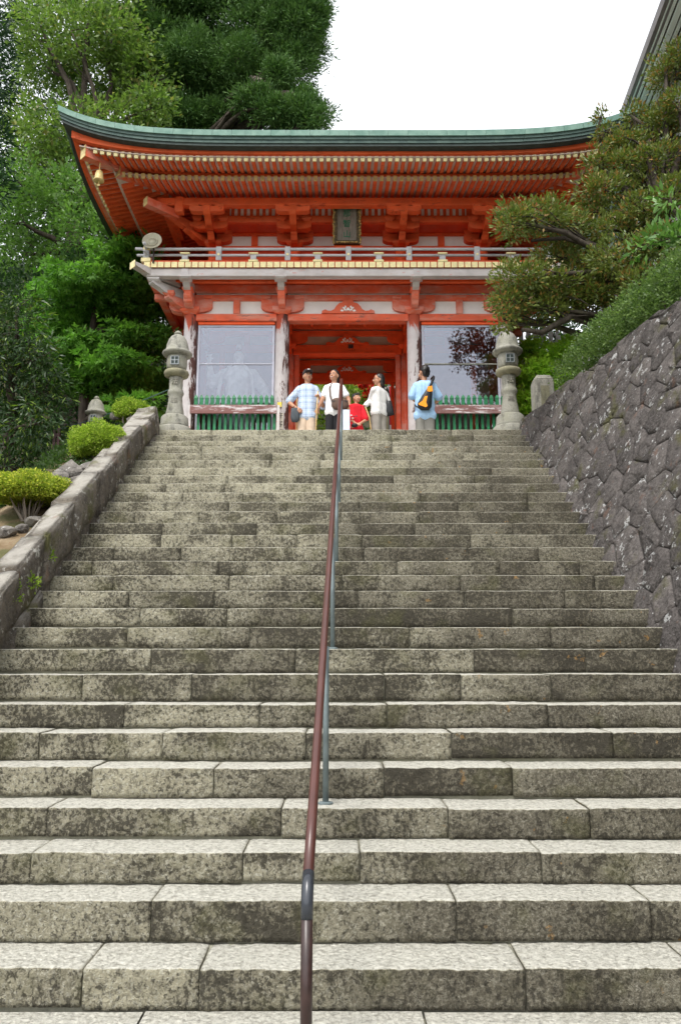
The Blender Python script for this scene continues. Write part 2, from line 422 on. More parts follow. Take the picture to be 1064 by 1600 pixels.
M['pale_wood'] = m_paint('bleached_timber', (.50, .46, .44), (.62, .60, .60), .7, (.55, .22, .17), .65, (.4, 1, 1), .60)
M['rail_wood'] = m_paint('weathered_railing', (.42, .42, .42), (.58, .58, .60), .7, (.50, .20, .17), .55, (.4, 1, 1), .62)
M['soffit'] = m_paint('bare_soffit_boards', (.55, .44, .39), (.66, .57, .52), .7)
M['peel'] = m_peel()
M['rail_peel'] = m_paint('peeling_rail', (.19, .085, .075), (.33, .25, .24), .85, (.58, .54, .54), .9, (.35, 1, 2.0), .53)
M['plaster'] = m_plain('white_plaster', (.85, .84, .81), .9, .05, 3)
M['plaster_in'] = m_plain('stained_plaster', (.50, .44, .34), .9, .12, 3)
M['gold'] = m_plain('gilded_brass', (.84, .73, .38), .5, .10, 14, .05, .4)
M['gold_old'] = m_plain('tarnished_brass', (.62, .48, .20), .5, .2, 14, .15, .5)
M['copper'] = m_copper('verdigris_copper', (.095, .195, .155), (.18, .295, .24), (.06, .10, .09))
M['copper_dk'] = m_copper('dark_copper', (.040, .075, .066), (.080, .130, .110), (.022, .034, .032))
M['black'] = m_plain('green_black', (.040, .055, .050), .7, .2)  # near-black green for eave undersides and lantern windows
M['green'] = m_plain('green_gloss_paint', (.012, .155, .055), .45, .3, 14, 0, .4)
M['lilac'] = m_plain('aluminium_frame', (.42, .42, .48), .45, .08, 6, .2, .5)
M['glass'] = m_glass()
M['nio'] = m_plain('pale_carved_wood', (.78, .75, .73), .75, .25, 6, bump=.4)
M['nio_cloth'] = m_plain('painted_scarf', (.70, .66, .64), .75, .15, 6)
M['room'] = m_plain('statue_room_boards', (.34, .20, .18), .8, .2, 3)
M['room_dark'] = m_plain('statue_room_floor', (.13, .10, .085), .8, .2, 3)
M['plaque'] = m_wood('plaque_board', (.17, .15, .125), (.25, .225, .19), (8, 8, .6))
M['plaque_frame'] = m_plain('dark_gilt_carving', (.075, .055, .022), .5, .7, 30, .3, .4, .7)
M['gilt_dull'] = m_plain('dulled_gilt', (.36, .26, .09), .5, .7, 26, .4, .4)
M['letter'] = m_plain('green_lettering', (.012, .15, .075), .6, .15)
M['ink'] = m_plain('dark_ink', (.03, .03, .028), .8, .1)
M['paper'] = m_plain('paper_strip', (.62, .57, .48), .9, .08)
M['yellow'] = m_plain('yellow_paper', (.78, .62, .10), .8, .06)
M['speaker'] = m_plain('ivory_enamel', (.40, .38, .28), .55, .08, 8, 0, .4)
M['steel'] = m_plain('grey_steel', (.25, .27, .28), .5, .15, 8, .4)
M['rail_brown'] = m_plain('brown_handrail_coating', (.075, .026, .020), .30, .14, 5, 0, .5)
M['rail_dark'] = m_plain('dark_brown_handrail', (.034, .018, .016), .34, .25, 14, 0, .45)
M['rail_joint'] = m_plain('dark_joint_tape', (.03, .034, .042), .25, .2, 10, 0, .5)
M['rail_post'] = m_plain('grey_blue_galvanised', (.15, .185, .19), .5, .2, 8, .3)
M['rust'] = m_plain('red_brown_steel', (.035, .012, .010), .55, .2)
M['bark'] = m_bark('dark_bark', (.035, .028, .022), (.085, .07, .055))
M['bark_pale'] = m_bark('pale_deadwood', (.17, .14, .11), (.33, .28, .24))
M['leaf'] = m_leaf('broad_leaves'); M['leaf_gloss'] = m_leaf('glossy_leaves', .42, .22, .38)
M['leaf_soft'] = m_leaf('soft_leaves', .6, .42, .25); M['needle'] = m_leaf('cedar_needles', .65, .15, .2)
M['ground'] = m_ground(); M['sand'] = m_sand()
M['skin'] = m_plain('skin', (.43, .22, .135), .55, .06, 8, 0, .35)
M['hair'] = m_plain('black_hair', (.012, .010, .009), .42, .2, 40, 0, .4)
M['plaid'] = m_plaid()
M['beige'] = m_plain('beige_cotton', (.56, .44, .33), .9, .07, 10)
M['white_cloth'] = m_plain('white_cotton', (.78, .78, .78), .9, .03, 10)
M['knit'] = m_plain('off_white_knit', (.66, .65, .63), .95, .05, 40)
M['black_cloth'] = m_plain('black_cotton', (.016, .016, .018), .9, .1, 10)
M['grey_cloth'] = m_plain('grey_cotton', (.27, .25, .22), .9, .07, 10)
M['grey_cloth2'] = m_plain('dark_grey_cotton', (.20, .195, .175), .9, .07, 10)
M['red_cloth'] = m_plain('red_cotton', (.58, .012, .022), .85, .06, 10)
M['blue_cloth'] = m_plain('pale_blue_cotton', (.34, .53, .76), .88, .05, 10)
M['cap'] = m_plain('charcoal_cap', (.035, .028, .028), .85, .1)
M['bag_brown'] = m_plain('brown_nylon', (.105, .062, .045), .7, .12, 12)
M['bag_black'] = m_plain('black_leather', (.014, .015, .017), .45, .15, 12)
M['bag_slate'] = m_plain('slate_nylon', (.055, .065, .075), .7, .12, 12)
M['orange'] = m_plain('orange_nylon', (.85, .30, .018), .7, .06, 12)
M['stick'] = m_plain('pale_stick_wood', (.55, .38, .17), .6, .1, 12)
M['lip'] = m_plain('lip', (.38, .10, .08), .5, .05)
M['eye_dark'] = m_plain('dark_iris', (.012, .010, .010), .3, .05)
M['shoe'] = m_plain('dark_shoe', (.03, .025, .022), .6, .1)
M['sign_pale'] = m_plain('pale_blue_paint', (.56, .62, .74), .5, .04)
M['hall_wall'] = m_plain('hall_pale_boards', (.50, .53, .50), .8, .06, 3)  # pale grey-green of the hall boards themselves
M['hall_fascia'] = m_plain('hall_painted_boards', (.86, .90, .88), .6, .08, 3)
M['hall_dark'] = m_plain('hall_dark_timber', (.055, .042, .038), .8, .2, 3)
M['hall_fascia_dk'] = m_plain('hall_grey_copper', (.19, .17, .17), .6, .15, 3)
M['fence_pale'] = m_plain('pale_fence_paint', (.50, .50, .50), .8, .12, 6)
M['banner_red'] = m_plain('banner_red', (.62, .02, .02), .8, .05); M['wire'] = m_plain('green_wire', (.05, .10, .09), .5, .1)

# ------------------------------------------------------------------ the ground
STEPS = [(3.822, -5.044), (4.133, -4.848), (4.406, -4.685), (4.694, -4.511), (4.99, -4.325), (5.284, -4.142), (5.572, -3.976), (5.867, -3.774), (6.157, -3.582), (6.446, -3.403), (6.737, -3.228), (7.028, -3.049), (7.321, -2.877), (7.616, -2.704), (7.907, -2.524), (8.198, -2.342), (8.491, -2.164), (8.777, -1.977), (9.072, -1.803), (9.362, -1.621), (9.652, -1.439), (9.946, -1.262), (10.239, -1.084), (10.526, -0.899), (10.815, -0.718), (11.103, -0.535), (11.409, -0.368), (11.696, -0.184), (11.99, -0.006)]
ZLOW = -5.225
def nose(y): return np.clip(-7.407 + .618 * np.asarray(y, float), ZLOW, 0)
def xl(y): return -2.68 - .045 * (np.clip(y, 3.5, 12) - 6.7)       # inner faces of the two side walls, at step level
def xr(y): return 2.67 + .050 * (np.clip(y, 3.5, 12) - 6.7)
def xtop(y): return 3.0 + (12 - np.clip(y, -5, 12)) * .165            # top edge of the battered retaining wall

def ground_z(x, y):
    sm = lambda v, a, b: np.clip((v - a) / (b - a), 0, 1) ** 2 * (3 - 2 * np.clip((v - a) / (b - a), 0, 1))
    n = nose(y)
    z = n - .55 * (1 - sm(y, 12.0, 12.05)) * sm(y, 3.3, 3.6) - .03
    left = n - .02 - .30 * sm(y, 11.6, 12.6) - 1.9 * sm(-x, 3.6, 5.6) * (1 - sm(y, 11.5, 14.5))
    z = np.where(x < -3.02 - .0 * y, left, z)
    z = np.where((x < -6.2) & (y > 14.5), -.32, z)
    right = .12
    z = np.where(x > xtop(y) + .15, np.where(y < -6, z, right), z)
    hill = .55 * np.clip(y - 22.5, 0, 40) + .5 * np.clip(-x - 9, 0, 18) * sm(y, 9, 18)
    z = z + hill
    z = np.where((y > 19.35) & (x > 3.9), np.maximum(z, 3.5), z)
    z = z + .10 * fbm(np.stack([x, y, 0 * x], -1), .7, 5) * ((y > 22) | (x < -4.5) | (x > 5))
    return z
gx = np.unique(np.concatenate([np.arange(-10, 10.01, .25), np.linspace(-160, -10, 26), np.linspace(10, 160, 26), [-3.03, -3.01]]))
gy = np.unique(np.concatenate([np.arange(-2, 25.01, .3), np.linspace(-160, -2, 22), np.linspace(25, 200, 30), [3.3, 3.6, 12.0, 12.05, 19.3, 19.36]]))
X, Y = np.meshgrid(gx, gy); V = np.stack([X, Y, ground_z(X, Y)], -1).reshape(-1, 3)
nx, ny = len(gx), len(gy); I = np.arange(nx * ny).reshape(ny, nx)
F = np.stack([I[:-1, :-1], I[:-1, 1:], I[1:, 1:], I[1:, :-1]], -1).reshape(-1, 4)
tag(link('ground', np_mesh('ground', V, F, M['ground'], smooth=True)), kind='structure')
tag(MB().box(-4.1, 3.3, 12.63, 22.0, -.2, -.028).build('landing', M['paving']), kind='structure')
# sandy planting bank beside the stair
ys = np.arange(4.5, 12.3, .12); xs = np.arange(-5.0, -3.04, .12); X, Y = np.meshgrid(xs, ys)
Z = nose(Y) + .10 + .10 * fbm(np.stack([X, Y, 0 * X], -1), 1.6, 8) - .30 * np.clip((Y - 11.7) / .5, 0, 1) - 1.3 * np.clip((-X - 3.75) / 1.2, 0, 1) ** 1.6
V = np.stack([X, Y, Z], -1).reshape(-1, 3); I = np.arange(X.size).reshape(X.shape)
F = np.stack([I[:-1, :-1], I[:-1, 1:], I[1:, 1:], I[1:, :-1]], -1).reshape(-1, 4)
tag(link('planting_bank', np_mesh('planting_bank', V, F, M['sand'], smooth=True)), kind='structure')
# paving at the foot of the stair
lp = MB().box(-3.4, 4.2, -6, 3.80, ZLOW - .2, ZLOW - .02).build('lower_paving', M['mortar']); tag(lp, kind='structure')
rr = random.Random(4)
yy = 3.83
for row in range(5):
    x = -3.4
    while x < 4.1:
        wd = rr.uniform(.7, 1.3); x2 = min(4.15, x + wd)
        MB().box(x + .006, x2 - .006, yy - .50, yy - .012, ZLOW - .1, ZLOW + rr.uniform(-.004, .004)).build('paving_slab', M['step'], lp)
        x = x2
    yy -= .50

# ------------------------------------------------------------------ the stone stair
core = MB()
prof = [(3.86, ZLOW - .3)]
for i, (d, z) in enumerate(STEPS):
    prof += [(d + .022, (STEPS[i - 1][1] if i else ZLOW) - .008), (d + .022, z - .03)]
prof += [(12.6, -.036), (12.6, ZLOW - .3)]
core.prism(prof, lambda p: (-3.0, p[0], p[1]), lambda p: (3.05, p[0], p[1]))
stair = tag(core.build('stone_stairs', M['mortar']), kind='structure')
JOINTS = {0: [130, 312, 820], 1: [-60, 237, 478, 712, 1015], 2: [50, 380, 562, 845], 3: [75, 440, 700, 920], 4: [145, 335, 600, 800], 5: [63, 255, 478, 705, 957],
          6: [195, 405, 605, 855], 7: [130, 300, 600, 720, 860], 8: [237, 462, 740, 915], 9: [200, 390, 640, 860], 10: [220, 355, 520, 800]}
def step_block(i, x0, x1, rg):
    d, z = STEPS[i]; dn = STEPS[i + 1][0] if i + 1 < len(STEPS) else 12.62
    zp = STEPS[i - 1][1] if i else ZLOW
    res = .018 if i < 4 else .028 if i < 9 else .05 if i < 16 else .09
    rs = max(res, .02) if i < 9 else .04
    z = z + rg.uniform(-.004, .004); yf = d + rg.uniform(-.006, .006); yb = dn + .05; zb = zp + rg.choice((.004, .008, .016)) * (1 if i < 12 else .5)
    c = .007
    P = [(yf, t) for t in np.linspace(zb, z - c, max(3, int((z - zb) / rs)))]
    nf = len(P)
    P += [(yf + c * .3, z - c * .3), (yf + c, z)]
    P += [(t, z) for t in np.linspace(yf + c, yb, max(3, int((yb - yf) / (rs * 1.6))))[1:]]
    P += [(yb, zb)]
    P = np.array(P); k = len(P); nxx = max(4, int((x1 - x0) / res))
    xs = np.linspace(x0, x1, nxx + 1)
    V = np.empty((nxx + 1, k, 3)); V[..., 0] = xs[:, None]; V[..., 1] = P[:, 0]; V[..., 2] = P[:, 1]
    q = V.reshape(-1, 3) + rg.uniform(0, 50)
    A = fbm(q, 9, 2, 3).reshape(nxx + 1, k); B = fbm(q, 34, 6, 2).reshape(nxx + 1, k); W = fbm(q * [1, 0, 0], 2.2, 4, 2).reshape(nxx + 1, k)
    fw = np.where(np.arange(k) < nf + 2, 1., 0.); tw = np.where((np.arange(k) >= nf - 1) & (np.arange(k) < k - 1), 1., 0.)
    V[..., 1] += fw * (A * .020 + B * .016 + W * .012)
    V[..., 2] += tw * (A * .008 + B * .008 + W * .007 - .003)
    lip = np.exp(-((np.arange(k) - nf) / 1.6) ** 2)
    V[..., 2] -= lip * np.clip(A - .02, 0, 1) * .022
    for e, s_ in ((0, 1), (-1, -1)):
        V[e, :, 1] += fw * .005; V[e, :, 2] -= tw * .004
        V[e, :, 0] += s_ * .001 + .006 * A[e]
    I = np.arange((nxx + 1) * k).reshape(nxx + 1, k); J = np.roll(I, -1, 1)
    F = [tuple(f) for f in np.stack([I[:-1], I[1:], J[1:], J[:-1]], -1).reshape(-1, 4).tolist()]
    F += [tuple(I[0].tolist()), tuple(I[-1][::-1].tolist())]
    o = np.array([(x0 + x1) / 2, yf, zb])
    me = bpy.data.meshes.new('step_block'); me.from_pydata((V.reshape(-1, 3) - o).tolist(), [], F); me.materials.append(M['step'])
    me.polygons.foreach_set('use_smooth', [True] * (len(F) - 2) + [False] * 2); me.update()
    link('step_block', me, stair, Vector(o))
for i, (d, z) in enumerate(STEPS):
    rg = random.Random(100 + i)
    a, b = float(xl(d)) - .12, float(xr(d)) + .12
    if i in JOINTS:
        zc = d * _c + (z - CAMZ) * _s
        js = [(p - 532) / 1200 * zc for p in JOINTS[i]]
    else:
        js = []; x = a + rg.uniform(.35, 1.0)
        while x < b - .35: js.append(x); x += rg.uniform(.62, 1.35)
    js = [a] + [j for j in js if a + .2 < j < b - .2] + [b]
    k = 1
    while k < len(js):
        if js[k] - js[k - 1] > 1.75: js.insert(k, js[k - 1] + (js[k] - js[k - 1]) * rg.uniform(.4, .6))
        k += 1
    for u, v in zip(js[:-1], js[1:]): step_block(i, u + .0015, v - .0015, rg)

# ------------------------------------------------------------------ right retaining wall of fitted stones
def clip_poly(poly, p, n):
    out = []
    for i in range(len(poly)):
        a, b = poly[i], poly[(i + 1) % len(poly)]
        da, db = (a[0] - p[0]) * n[0] + (a[1] - p[1]) * n[1], (b[0] - p[0]) * n[0] + (b[1] - p[1]) * n[1]
        if da <= 0: out.append(a)
        if da * db < 0:
            t = da / (da - db); out.append((a[0] + (b[0] - a[0]) * t, a[1] + (b[1] - a[1]) * t))
    return out
def wall_pt(y, z, off=0.0):
    zb = float(nose(y)) - .15; zt = .22
    t = (z - zb) / max(.05, zt - zb); X = (float(xr(y)) - .02) * (1 - t) + float(xtop(y)) * t
    return Vector((X, y, z)) + Vector((-.945, 0, .325)) * off
def fit_stone(cell, gap, depth, bulge, rg, fn):
    cx = sum(p[0] for p in cell) / len(cell); cy = sum(p[1] for p in cell) / len(cell)
    q = []
    for i in range(len(cell)):                                           # corners cut once: rounded outline
        a, b = cell[i], cell[(i + 1) % len(cell)]
        q += [(a[0] * .90 + b[0] * .10, a[1] * .90 + b[1] * .10), (a[0] * .12 + b[0] * .88, a[1] * .12 + b[1] * .88)]
    def ring(g, off, jit):
        r = []
        for p in q:
            dx, dy = cx - p[0], cy - p[1]; L = math.hypot(dx, dy) + 1e-6; k = min(.8, g / L)
            r.append(fn(p[0] + dx * k, p[1] + dy * k, off + rg.uniform(-jit, jit)))
        return r
    n = len(q); V = ring(gap, -depth, 0) + ring(gap, 0, .008) + ring(gap + .020, .010 + bulge * .35, .011) + ring(gap + .11, bulge, .016)
    V.append(fn(cx, cy, bulge * rg.uniform(.7, 1.3)))
    F = [(r * n + i, r * n + (i + 1) % n, (r + 1) * n + (i + 1) % n, (r + 1) * n + i) for r in range(3) for i in range(n)]
    F += [(3 * n + i, 3 * n + (i + 1) % n, 4 * n) for i in range(n)]
    return V, F
rg = random.Random(7); cells = []
pts = []
for a in range(-40, 60):
    for b in range(-40, 60):
        u, v = a * .42 + (b % 2) * .21, b * .225
        y, z = 8 + u * 1.0 + rg.uniform(-.11, .11), -2.5 + v + rg.uniform(-.085, .085)
        if 2.2 < y < 12.7 and float(nose(y)) - .5 < z < .5 and rg.random() > .07: pts.append((y, z))
backing = MB()
ysb = np.linspace(-4, 12.35, 34)
for y0, y1 in zip(ysb[:-1], ysb[1:]):
    q = [wall_pt(y, z, -.022) for y in (y0, y1) for z in (float(nose(y)) - .3, .17)]
    k = [p + Vector((.35, 0, 0)) for p in q]
    backing.hexa([q[0], k[0], k[2], q[2]], [q[1], k[1], k[3], q[3]])
wall = backing.build('retaining_wall', M['wall_mortar'])
tag(wall, 'dark battered retaining wall of fitted stones with white lichen beside the stair', 'stone wall')
def wall_edge(y): return .22 + .05 * math.sin(y * 3.1) + .03 * math.sin(y * 7.7)
for (y, z) in pts:
    cell = [(y - 1, z - 1), (y + 1, z - 1), (y + 1, z + 1), (y - 1, z + 1)]
    for (a, b) in pts:
        if (a, b) != (y, z) and abs(a - y) < 1.2 and abs(b - z) < 1.1:
            cell = clip_poly(cell, ((a + y) / 2, (b + z) / 2), (a - y, b - z))
    cell = clip_poly(cell, (0, wall_edge(y)), (0, 1)); cell = clip_poly(cell, (12.45, 0), (1, 0))
    if len(cell) < 3: continue
    cell = clip_poly(cell, (y, float(nose(y)) - .22), (.55, -.835)) if y > 3.6 else clip_poly(cell, (0, ZLOW - .1), (0, -1))
    if len(cell) < 3: continue
    ar = abs(sum(cell[i][0] * cell[(i + 1) % len(cell)][1] - cell[(i + 1) % len(cell)][0] * cell[i][1] for i in range(len(cell)))) / 2
    if ar < .008: continue
    V, F = fit_stone(cell, .003, .12, rg.uniform(.004, .026), rg, wall_pt)
    m = MB().add(V, F); m.build('wall_stone', M['wall'], wall, smooth=True)

# ------------------------------------------------------------------ left stair parapet
par = MB()
pe = np.linspace(3.3, 11.9, 20)
for y0, y1 in zip(pe[:-1], pe[1:]):
    c = [(float(xl(y)) - .05, y, float(nose(y)) - .5) for y in (y0, y1)]; t = [(float(xl(y)) - .05, y, float(nose(y)) + .36) for y in (y0, y1)]
    par.hexa([(c[0][0] - .30, y0, c[0][2]), c[0], c[1], (c[1][0] - .30, y1, c[1][2])], [(t[0][0] - .30, y0, t[0][2]), t[0], t[1], (t[1][0] - .30, y1, t[1][2])])
parapet = tag(par.build('stair_parapet', M['parapet']), 'rough stone parapet climbing along the left edge of the stair', 'parapet')
def rough_block(cor_b, cor_t, name, mat, parent, seed, amp=.02, seg=(6, 3, 3)):
    """six-sided stone with divided, uneven faces; corners in order: (y0 in, y0 out, y1 out, y1 in)"""
    bm = bmesh.new(); vs = [bm.verts.new(p) for p in list(cor_b) + list(cor_t)]
    for f in [(3, 2, 1, 0), (4, 5, 6, 7), (0, 1, 5, 4), (1, 2, 6, 5), (2, 3, 7, 6), (3, 0, 4, 7)]: bm.faces.new([vs[i] for i in f])
    bmesh.ops.recalc_face_normals(bm, faces=bm.faces)
    bmesh.ops.bevel(bm, geom=bm.edges[:], offset=.022, segments=2, affect='EDGES')
    bmesh.ops.subdivide_edges(bm, edges=[e for e in bm.edges if e.calc_length() > .12], cuts=3, use_grid_fill=True)
    bm.normal_update(); co = np.array([v.co[:] for v in bm.verts]); nn = np.array([v.normal[:] for v in bm.verts])
    co = co + nn * (fbm(co + seed * 3.7, 5.5, seed % 9, 3)[:, None] * amp * 2.2)
    for v, c in zip(bm.verts, co): v.co = c
    o = co.mean(0); o[2] = co[:, 2].min()
    for v in bm.verts: v.co -= Vector(o)
    me = bpy.data.meshes.new(name); bm.to_mesh(me); bm.free(); me.materials.append(mat)
    me.polygons.foreach_set('use_smooth', [True] * len(me.polygons))
    return link(name, me, parent, Vector(o))
rg = random.Random(21); y = 3.4; k = 0
def hh(v): return .50 if v < 10.4 else .50 - (v - 10.4) * .13
while y < 11.6:
    L = rg.uniform(.42, 1.0); y1 = min(11.8, y + L)
    if 11.8 - y1 < .3: y1 = 11.8
    xo = rg.uniform(-.03, .015); sl = rg.uniform(-.05, .05); wd = rg.uniform(.23, .30); dz = rg.uniform(-.04, .03)
    zc_ = rg.uniform(.02, .16)                                  # a lower course under some stones
    b = [(float(xl(y)) + xo, y + .004, float(nose(y)) + zc_ - .06), (float(xl(y)) - wd, y + .004, float(nose(y)) - .1), (float(xl(y1)) - wd, y1 - .004, float(nose(y1)) - .1), (float(xl(y1)) + xo, y1 - .004, float(nose(y1)) + zc_ - .06)]
    t = [(p[0] + (.0 if i_ in (0, 3) else rg.uniform(-.03, .03)), p[1] + (sl if 3.5 < p[1] < 11.7 else 0) * 0, float(nose(p[1])) + hh(p[1]) + dz + (0 if i_ in (0, 3) else rg.uniform(-.05, .0))) for i_, p in enumerate(b)]
    rough_block(b, t, 'coping_stone', M['parapet'], parapet, k, .034); k += 1
    if rg.random() < .8:
        bb = [(float(xl(y)) + rg.uniform(-.03, .0), y + .01, float(nose(y)) - .4), (float(xl(y)) - .2, y + .01, float(nose(y)) - .4), (float(xl(y1)) - .2, y1 - .01, float(nose(y1)) - .4), (float(xl(y1)) - .01, y1 - .01, float(nose(y1)) - .4)]
        rough_block(bb, [(p[0], p[1], float(nose(p[1])) + zc_ - .068) for p in bb], 'face_stone', M['parapet'], parapet, k + 50, .02)
    y = y1
# end boulder of the parapet, at the landing
rough_block([(-2.90, 11.7, -.45), (-3.30, 11.7, -.45), (-3.34, 12.25, -.3), (-2.94, 12.2, -.3)], [(-2.93, 11.72, .30), (-3.25, 11.74, .27), (-3.25, 12.15, .22), (-2.98, 12.12, .20)], 'end_stone', M['parapet'], parapet, 77, .03)

# ------------------------------------------------------------------ the two-storey gate
GX, YF, YM, YR = .165, 15.5, 17.35, 19.2
CI, CO = 1.41, 3.38                                  # inner and outer column lines
gate = empty('temple_gate', (GX, YF, 0), 'two-storey vermilion temple gate with curved green copper roof at the top of the stair', 'temple gate')
def bx(name, mat, x0, x1, y0, y1, z0, z1, parent=None, bevel=.008):
    return MB().box(GX + x0, GX + x1, y0, y1, z0, z1).build(name, mat, parent or gate, bevel=bevel)
def boat(L, h, up=.42):
    a = h * .95
    q = [(-L / 2, h), (-L / 2, h * up)]
    q += [(-L / 2 + a * (1 - math.cos(t)) * 1.0, h * up * (1 - math.sin(t))) for t in (.4, .8, 1.2)]
    q += [(-L / 2 + a, 0), (L / 2 - a, 0)]
    q += [(L / 2 - a * (1 - math.cos(t)), h * up * (1 - math.sin(t))) for t in (1.2, .8, .4)]
    return q + [(L / 2, h * up), (L / 2, h)]
def cross_arm(x, y0, y1, z, L, h, name, mat, parent=None):
    return MB().prism(boat(L, h), lambda p: (GX + x + p[0], y0, z + p[1]), lambda p: (GX + x + p[0], y1, z + p[1])).build(name, mat, parent or gate)
def bearing(x, y, z, sx, h, mat, parent, sy=None):
    sy = sy or sx; k = .62; c = GX + x
    m = MB()
    lo = [(c - sx / 2 * k, y - sy / 2 * k, z), (c + sx / 2 * k, y - sy / 2 * k, z), (c + sx / 2 * k, y + sy / 2 * k, z), (c - sx / 2 * k, y + sy / 2 * k, z)]
    md = [(c - sx / 2, y - sy / 2, z + h * .45), (c + sx / 2, y - sy / 2, z + h * .45), (c + sx / 2, y + sy / 2, z + h * .45), (c - sx / 2, y + sy / 2, z + h * .45)]
    m.hexa(lo, md); m.hexa(md, [(p[0], p[1], z + h) for p in md])
    return m.build('bearing_block', mat, parent)
def fore_arm(x, ya, yb, z0, h, wd, name, mat, parent=None, dirx=0.0):
    """an arm reaching forward from ya (at the wall) to yb, its nose cut in an S; dirx > 0 turns it diagonal"""
    L = ya - yb
    q = [(0, h), (0, 0), (L * .55, 0), (L * .70, h * .10), (L * .82, h * .34), (L * .93, h * .46), (L, h * .62), (L, h)]
    def mp(p, s):
        ox = dirx * p[0]; n = Vector((1, dirx, 0)).normalized() if dirx else Vector((1, 0, 0))
        return (GX + x + ox + n.x * s * wd / 2, ya - p[0] + n.y * s * wd / 2, z0 + p[1])
    return MB().prism(q, lambda p: mp(p, -1), lambda p: mp(p, 1)).build(name, mat, parent or gate)

# ground floor columns with stone bases
for Y in (YF, YM, YR):
    for x in (-CO, -CI, CI, CO):
        mat = M['peel'] if Y == YF else (M['red_faded'] if Y == YM else M['red_in'])
        MB().lathe((GX + x, Y, .08), [(.158, 0), (.156, 1.2), (.150, 2.6), (.142, 3.6)], 22).build('column', mat, gate, smooth=True)
        MB().lathe((GX + x, Y, -.03), [(.30, 0), (.30, .04), (.24, .09), (.20, .11)], 18).build('column_base', M['post'], gate, smooth=True)
bx('gate_floor', M['paving'], -3.7, 3.7, 15.1, 19.6, -.2, -.025)
def frame_row(Y, red, worn, panel, front):
    y0, y1 = Y - .10, Y + .10
    for a, b in ((-CO, -CI), (-CI, CI), (CI, CO)):
        bx('tie_beam', worn, a + .12, b - .12, y0, y1, 3.46, 3.62 if front else 3.70)
        z0 = 3.62 if front else 3.70
        bx('plaster_panel', panel, a + .1, b - .1, Y - .03, Y + .03, z0, 3.935, bevel=0)
        bx('head_beam', red, a + .02, b - .02, y0 + .005, y1 - .005, 3.935, 4.06)
        bx('plaster_strip', panel, a + .1, b - .1, Y - .03, Y + .03, 4.06, 4.115, bevel=0)
        bx('upper_beam', red, a + .02, b - .02, y0 + .005, y1 - .005, 4.115, 4.29)
        xm = (a + b) / 2
        if abs(xm) > .1:
            bx('strut', red, xm - .07, xm + .07, y0 - .008, y1 - .01, z0, 3.94)
            bx('strut_head', red, xm - .15, xm + .15, y0 - .012, y1 - .01, 3.99, 4.05, bevel=.02)
    for x in (-CO, -CI, CI, CO):
        z0 = 3.655 if front else 3.73
        a = cross_arm(x, y0 - .015, y1 + .01, z0, .92, .285, 'wall_arm', red)
        for o in (-.36, .36): bearing(x + o, Y - .02, 3.94, .20, .10, red, a)
        bearing(x, Y - .02, 3.60, .40, .13, red, a)
    # frog-leg strut in the middle bay
    z0 = 3.62 if front else 3.70
    half = [(0, .315), (.10, .315), (.12, .25), (.20, .225), (.26, .16), (.30, .09), (.37, .05), (.44, .058), (.49, .085), (.56, .055), (.57, .0)]
    q = [(-p[0], p[1]) for p in half[::-1]] + half[1:]
    if not front: q = [(p[0] * .9, p[1] * .75) for p in q]
    fk = MB().prism(q, lambda p: (GX + p[0], y0 - .03, z0 + p[1]), lambda p: (GX + p[0], Y + .02, z0 + p[1])).build('frog_leg_strut', red, gate)
    m = MB()
    for sx in (-1, 1):
        pts = [(GX + sx * (.03 + .10 * t + .05 * math.sin(t * 5)), y0 - .036, z0 + .05 + .10 * math.sin(t * 3.0) * (1 - t * .5)) for t in np.linspace(0, 1, 8)]
        m.tube(pts, [.016] * 8, 6)
        m.ball((GX + sx * .13, y0 - .034, z0 + .055), (.035, .012, .022)); m.ball((GX + sx * .06, y0 - .034, z0 + .14), (.022, .012, .03))
    m.ball((GX, y0 - .036, z0 + .09), (.035, .012, .035)); m.build('carving', M['plaster'], fk, smooth=True)
frame_row(YF, M['red_faded'], M['beam_worn'], M['plaster'], True)
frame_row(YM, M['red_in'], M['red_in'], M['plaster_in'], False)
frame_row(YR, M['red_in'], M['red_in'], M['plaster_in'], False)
for x in (-CI, CI):
    for ya, yb in ((YF, YM), (YM, YR)):
        bx('side_tie_beam', M['red_in'], x - .09, x + .09, ya + .12, yb - .12, 3.46, 3.68)
        bx('side_head_beam', M['red_in'], x - .09, x + .09, ya + .10, yb - .10, 3.95, 4.14)
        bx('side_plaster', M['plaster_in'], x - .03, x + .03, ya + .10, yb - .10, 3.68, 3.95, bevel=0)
for x in (-CO, CO):
    for ya, yb in ((YF, YM), (YM, YR)):
        bx('side_tie_beam', M['red_faded'], x - .09, x + .09, ya + .12, yb - .12, 3.46, 3.62)
        bx('side_plaster', M['plaster'], x - .03, x + .03, ya + .10, yb - .10, 3.62, 3.95, bevel=0)
        bx('side_head_beam', M['red_faded'], x - .09, x + .09, ya + .10, yb - .10, 3.95, 4.29)
        bx('side_wall', M['red_board'], x - .03, x + .03, ya + .10, yb - .10, 0, 3.46, bevel=0)
